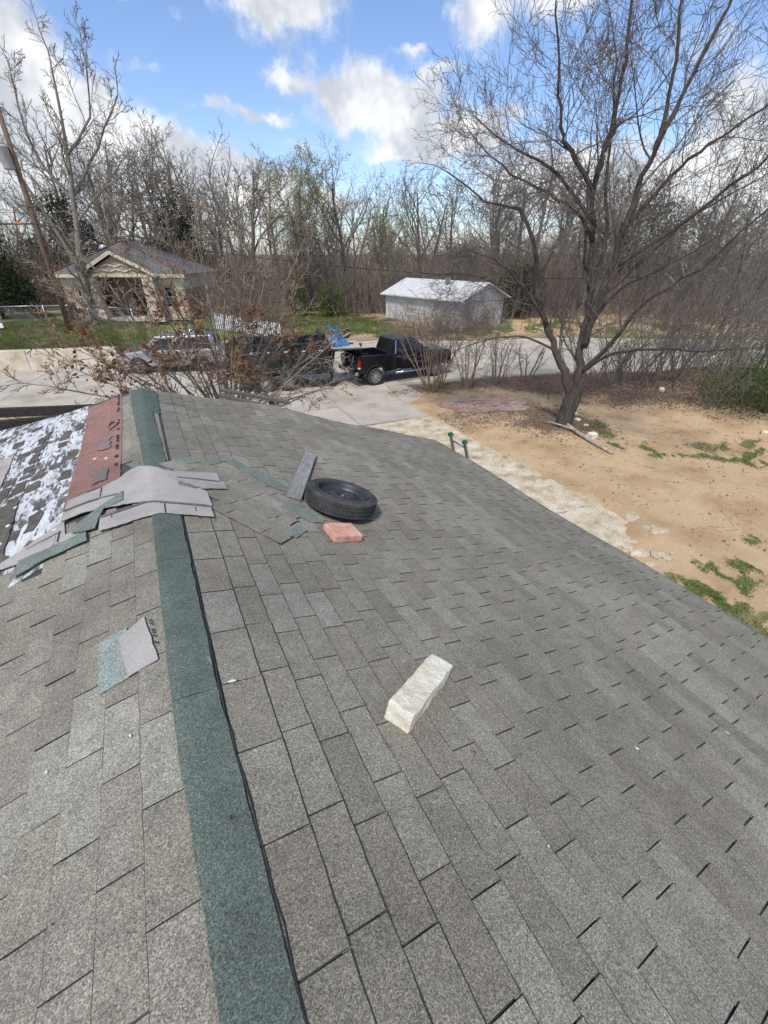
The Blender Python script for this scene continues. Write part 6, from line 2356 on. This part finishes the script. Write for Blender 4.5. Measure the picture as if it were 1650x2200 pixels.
leafy('privet_bush', 'yellow-green privet bush at the right back of the lawn', 'bush', (15.8, 39.2, gz(15.8, 39.2)), [(0, 0, 1.6, 1.3, 1.0, 1.5), (-.8, 0, 1.1, .9, .8, 1.0)], 2000, .15, m_priv, 55, 5, 2.8)
leafy('evergreen_tree', 'dark evergreen seen through the big tree right of the white house', 'tree', (29.0, 30.2, gz(29, 30)), [(0, 0, 2.0, 2.0, 1.8, 2.0), (1.6, 0, 2.6, 1.6, 1.4, 1.8)], 4200, .18, m_ev, 56, 4, 3.5)
leafy('evergreen_tree', 'olive evergreen high in the wood at the right', 'tree', (47, 31, gz(47, 31)), [(0, 0, 6.5, 3.4, 3.0, 3.6), (3.5, -1, 5.5, 3.0, 3.0, 3.4), (-3.4, 1, 5.0, 2.6, 2.4, 3.0)], 9000, .24, leafmat('olive_green', [(.05, .055, .03), (.085, .09, .05), (.12, .12, .07)], .8), 57, 5, 8.0)
leafy('juniper_bush', 'feathery green juniper on the leaf bank at the right edge', 'bush', (18.5, 6.0, gz(18.5, 6.0)), [(0, 0, 1.0, 1.5, 1.4, 1.2), (.9, -.9, 1.4, 1.4, 1.2, 1.4), (-.4, 1.2, .8, 1.1, 1.1, 1.0)], 13000, .11, m_jun, 58, 5, 1.6, 5.0)
leafy('juniper_bush', 'darker green bush behind the juniper at the right edge', 'bush', (21.6, 6.6, gz(21.6, 6.6)), [(0, 0, 1.2, 1.6, 1.4, 1.3), (.6, -1.4, 1.5, 1.4, 1.3, 1.4)], 6000, .12, m_ev, 59, 5, 2.0, 3.0)
leafy('privet_bush', 'small leafy sapling at the street edge right of the big tree', 'bush', (21.3, 13.7, gz(21.3, 13.7)), [(0, 0, .9, .45, .4, .8)], 350, .10, m_ev, 60, 3, 1.6)

# ------------------------------------------------------------------ yard clutter
fb = Tree(71, [dict(n=5, wig=.05, up=0, kids=0, start=.2, ang=(20, 50), lr=(.3, .5))], .01)
m_log = mat('bleached_log', [(.17, .14, .115), (.34, .30, .255), (.48, .44, .38)], scale=6, stretch=(1.5, 1.5, 1.5), rough=.95, bump=.6, bscale=30)
lg = MB()
zz = lambda x, y, h: (x, y, gz(x, y) + h)
lg.tube([zz(12.75, 10.0, .20), zz(12.62, 9.5, .13), zz(12.42, 8.9, .10), zz(12.25, 8.25, .08), zz(12.12, 7.7, .06), zz(12.0, 7.1, .05)], [.05, .055, .06, .065, .06, .045], 9)
lgo = lg.build('log', m_log, None, smooth=True)
lgo.name = 'fallen_branch'
tag(lgo, 'bleached fallen branch lying on the sand at the foot of the big tree', 'branch')
MB().tube([zz(12.45, 9.0, .10), zz(12.35, 9.4, .12), zz(12.30, 9.85, .10), zz(12.2, 10.1, .09)], [.04, .035, .03, .02], 8).build('side_branch', m_log, lgo, smooth=True)
st = rocky('rock', (.30, .24, .22), m_lime, 4, .05, 12, .06)
st.location = zz(12.55, 8.3, .10)
tag(st, 'pale rock lying against the fallen branch', 'rock')
for i, (x, y, s, lab) in enumerate(((13.55, 9.75, .16, 'small pale rock right of the big tree trunk'), (13.35, 9.2, .12, 'smallest pale rock just in front of the big tree trunk'), (14.1, 10.3, .14, 'pale rock on the sand behind the big tree trunk'), (18.2, 9.6, .18, 'white rock on the leaf litter'), (17.2, 5.4, .13, 'white rock at the edge of the leaf litter near the right edge'))):
    st = rocky('rock', (s * 1.3, s, s * .8), m_lime, 3, s * .2, 20 + i, s * .25)
    st.location = zz(x, y, s * .28)
    st.rotation_euler = (0, 0, i * 1.3)
    tag(st, lab, 'rock')
# discarded white panels by the chain-link fence
pn = MB().box((0, 0, 0), (1.1, .06, .75)).build('panel', m_pk)
pn.name = 'discarded_panel'
pn.matrix_world = Matrix.Translation((-9.1, 37.0, gz(-9.1, 37) + .55)) @ Matrix.Rotation(R(-20), 4, 'Z') @ Matrix.Rotation(R(-35), 4, 'X') @ Matrix.Rotation(R(-18), 4, 'Y')
tag(pn, 'white panel leaning on the chain-link fence, the larger one', 'panel')
pn = MB().box((0, 0, 0), (.6, .05, .4)).build('panel', m_pk)
pn.name = 'discarded_panel'
pn.matrix_world = Matrix.Translation((-8.3, 36.6, gz(-8.3, 36.6) + .22)) @ Matrix.Rotation(R(10), 4, 'Z') @ Matrix.Rotation(R(-50), 4, 'X')
tag(pn, 'white panel lying below the other one, the smaller one', 'panel')
bn_ = thing('wheelie_bin', 'black wheelie bin in front of the cottage beside the pale trunk', 'bin', (-4.2, 37.9, gz(-4.2, 37.9)), .3)
MB().loft([[(-.24, -.26, .05), (.24, -.26, .05), (.24, .26, .05), (-.24, .26, .05)], [(-.3, -.34, 1.0), (.3, -.34, 1.0), (.3, .34, 1.0), (-.3, .34, 1.0)]]).build('tub', m_plast, bn_, bevel=.03)
MB().loft([[(-.32, -.36, 1.0), (.32, -.36, 1.0), (.32, .38, 1.0), (-.32, .38, 1.0)], [(-.28, -.3, 1.1), (.28, -.3, 1.1), (.28, .34, 1.1), (-.28, .34, 1.1)]]).build('lid', m_plast, bn_, bevel=.02)
for s in (-1, 1):
    o = MB().lathe([(.03, -.03), (.11, -.03), (.11, .03), (.03, .03)], 14, 'X', closed=True).build('wheel', m_rub, bn_)
    o.location = (s * .24, .3, .11)

# ground litter, grass and pebbles
rl = np.random.default_rng(31)


def gmask(n, x0, x1, y0, y1, f):
    x = rl.uniform(x0, x1, n)
    y = rl.uniform(y0, y1, n)
    k = f(x, y)
    return x[k], y[k]


def soil(x, y, ch):
    ix = np.clip(np.searchsorted(gx, x), 0, nx - 1)
    iy = np.clip(np.searchsorted(gy, y), 0, ny - 1)
    return colr.reshape(ny, nx, 4)[iy, ix, ch]


m_ll = leafmat('fallen_leaves', [(.07, .045, .030), (.165, .108, .07), (.27, .185, .125), (.38, .29, .21)], 25, .1)
x, y = gmask(80000, 9, 26, 2, 16.5, lambda x, y: (soil(x, y, 0) * .95 + .02 > rl.random(len(x))))
C_ = np.stack([x, y, ground_h(x, y) + .012 + rl.random(len(x)) * .02], -1)
q_ = np.random.default_rng(5)
N = len(C_)
a_ = q_.normal(size=(N, 3)) * np.array([1, 1, .25])
a_ /= np.linalg.norm(a_, axis=1, keepdims=True)
b_ = np.cross(a_, np.array([0, 0, 1.0]) + q_.normal(0, .3, (N, 3)))
b_ /= np.linalg.norm(b_, axis=1, keepdims=True)
s_ = q_.uniform(.035, .08, (N, 1))
V = np.stack([C_ - a_ * s_ * .6, C_ + b_ * s_ * .35, C_ + a_ * s_ * .6, C_ - b_ * s_ * .35], 1).reshape(-1, 3)
o = obj('leaf_litter', mesh_np('leaf_litter', V, np.arange(4 * N).reshape(N, 4), m_ll))
tag(o, 'brown fallen leaves on the bank and under the trees', 'leaves', kind='stuff')

m_gb = leafmat('grass_blade', [(.05, .065, .018), (.11, .125, .038), (.21, .20, .085)], 3, .3)


def blades(name, label, x, y, h, w, seed):
    q = np.random.default_rng(seed)
    N = len(x)
    p = np.stack([x, y, ground_h(x, y)], -1)
    an = q.uniform(0, 6.28, N)
    hh = q.uniform(h[0], h[1], N)
    ww = w * q.uniform(.6, 1.3, N)
    side = np.stack([np.cos(an), np.sin(an), np.zeros(N)], -1) * ww[:, None]
    lean = np.stack([q.normal(0, .45, N), q.normal(0, .45, N), np.ones(N)], -1)
    tip = p + lean * hh[:, None]
    V = np.stack([p - side, p + side, tip], 1).reshape(-1, 3)
    o = obj(name, mesh_np(name, V, np.arange(3 * N).reshape(N, 3), m_gb))
    return tag(o, label, 'grass', kind='stuff')


x, y = gmask(140000, 7, 18, .3, 16.5, lambda x, y: (soil(x, y, 1) + (fbm(x * 4.5, y * 4.5, 4) - .5) * 1.6 + rl.normal(0, .16, len(x)) > .66))
blades('grass', 'patches of weedy grass on the sandy yard', x, y, (.03, .10), .006, 1)
x, y = gmask(60000, -13, 0, 29, 39, lambda x, y: (soil(x, y, 1) > rl.random(len(x))) & (y > lin(FAR, x) + .4))
blades('grass', 'grass on the bank behind the retaining wall', x, y, (.05, .17), .011, 2)
x, y = gmask(60000, 5, 22, 28, 42, lambda x, y: (soil(x, y, 1) > rl.random(len(x))) & (y > lin(FAR, x) + .6))
blades('grass', 'lawn behind the trailer and the pickup', x, y, (.05, .16), .012, 3)

# pebbles and twigs on the sand
x, y = gmask(1300, 8.8, 18, 1.5, 14.5, lambda x, y: (soil(x, y, 0) < .5) & (rl.random(len(x)) < .7))
N = len(x)
s_ = rl.uniform(.008, .028, N)
c0 = np.stack([x, y, ground_h(x, y) + s_ * .3], -1)
oct_ = np.array([(1, 0, 0), (0, 1, 0), (-1, 0, 0), (0, -1, 0), (0, 0, .7), (0, 0, -.7)])
V = (c0[:, None, :] + oct_[None] * s_[:, None, None] * rl.uniform(.7, 1.3, (N, 6, 1))).reshape(-1, 3)
fo = np.array([(0, 1, 4), (1, 2, 4), (2, 3, 4), (3, 0, 4)])
F_ = (np.arange(N)[:, None, None] * 6 + fo[None]).reshape(-1, 3)
o = obj('pebbles', mesh_np('pebbles', V, F_, mat('pale_pebble', [(.34, .28, .20), (.50, .45, .37), (.60, .56, .49)], scale=6)))
tag(o, 'pale pebbles strewn over the sand', 'pebbles', kind='stuff')
segs = []
for _ in range(300):
    xx, yy = rl.uniform(9.2, 17.5), rl.uniform(2.5, 11.5)
    an = rl.uniform(0, 6.28)
    L = rl.uniform(.05, .30)
    p = [xx, yy]
    for k in range(3):
        an += rl.normal(0, .35)
        p2 = [p[0] + math.cos(an) * L / 3, p[1] + math.sin(an) * L / 3]
        segs.append((p[0], p[1], gz(*p) + .012, p2[0], p2[1], gz(*p2) + .012, 0.0035, .0025, 0))
        p = p2
o = obj('twigs', segs_mesh('twigs', segs, b_dark))
tag(o, 'dark twigs scattered on the sand', 'twigs', kind='stuff')
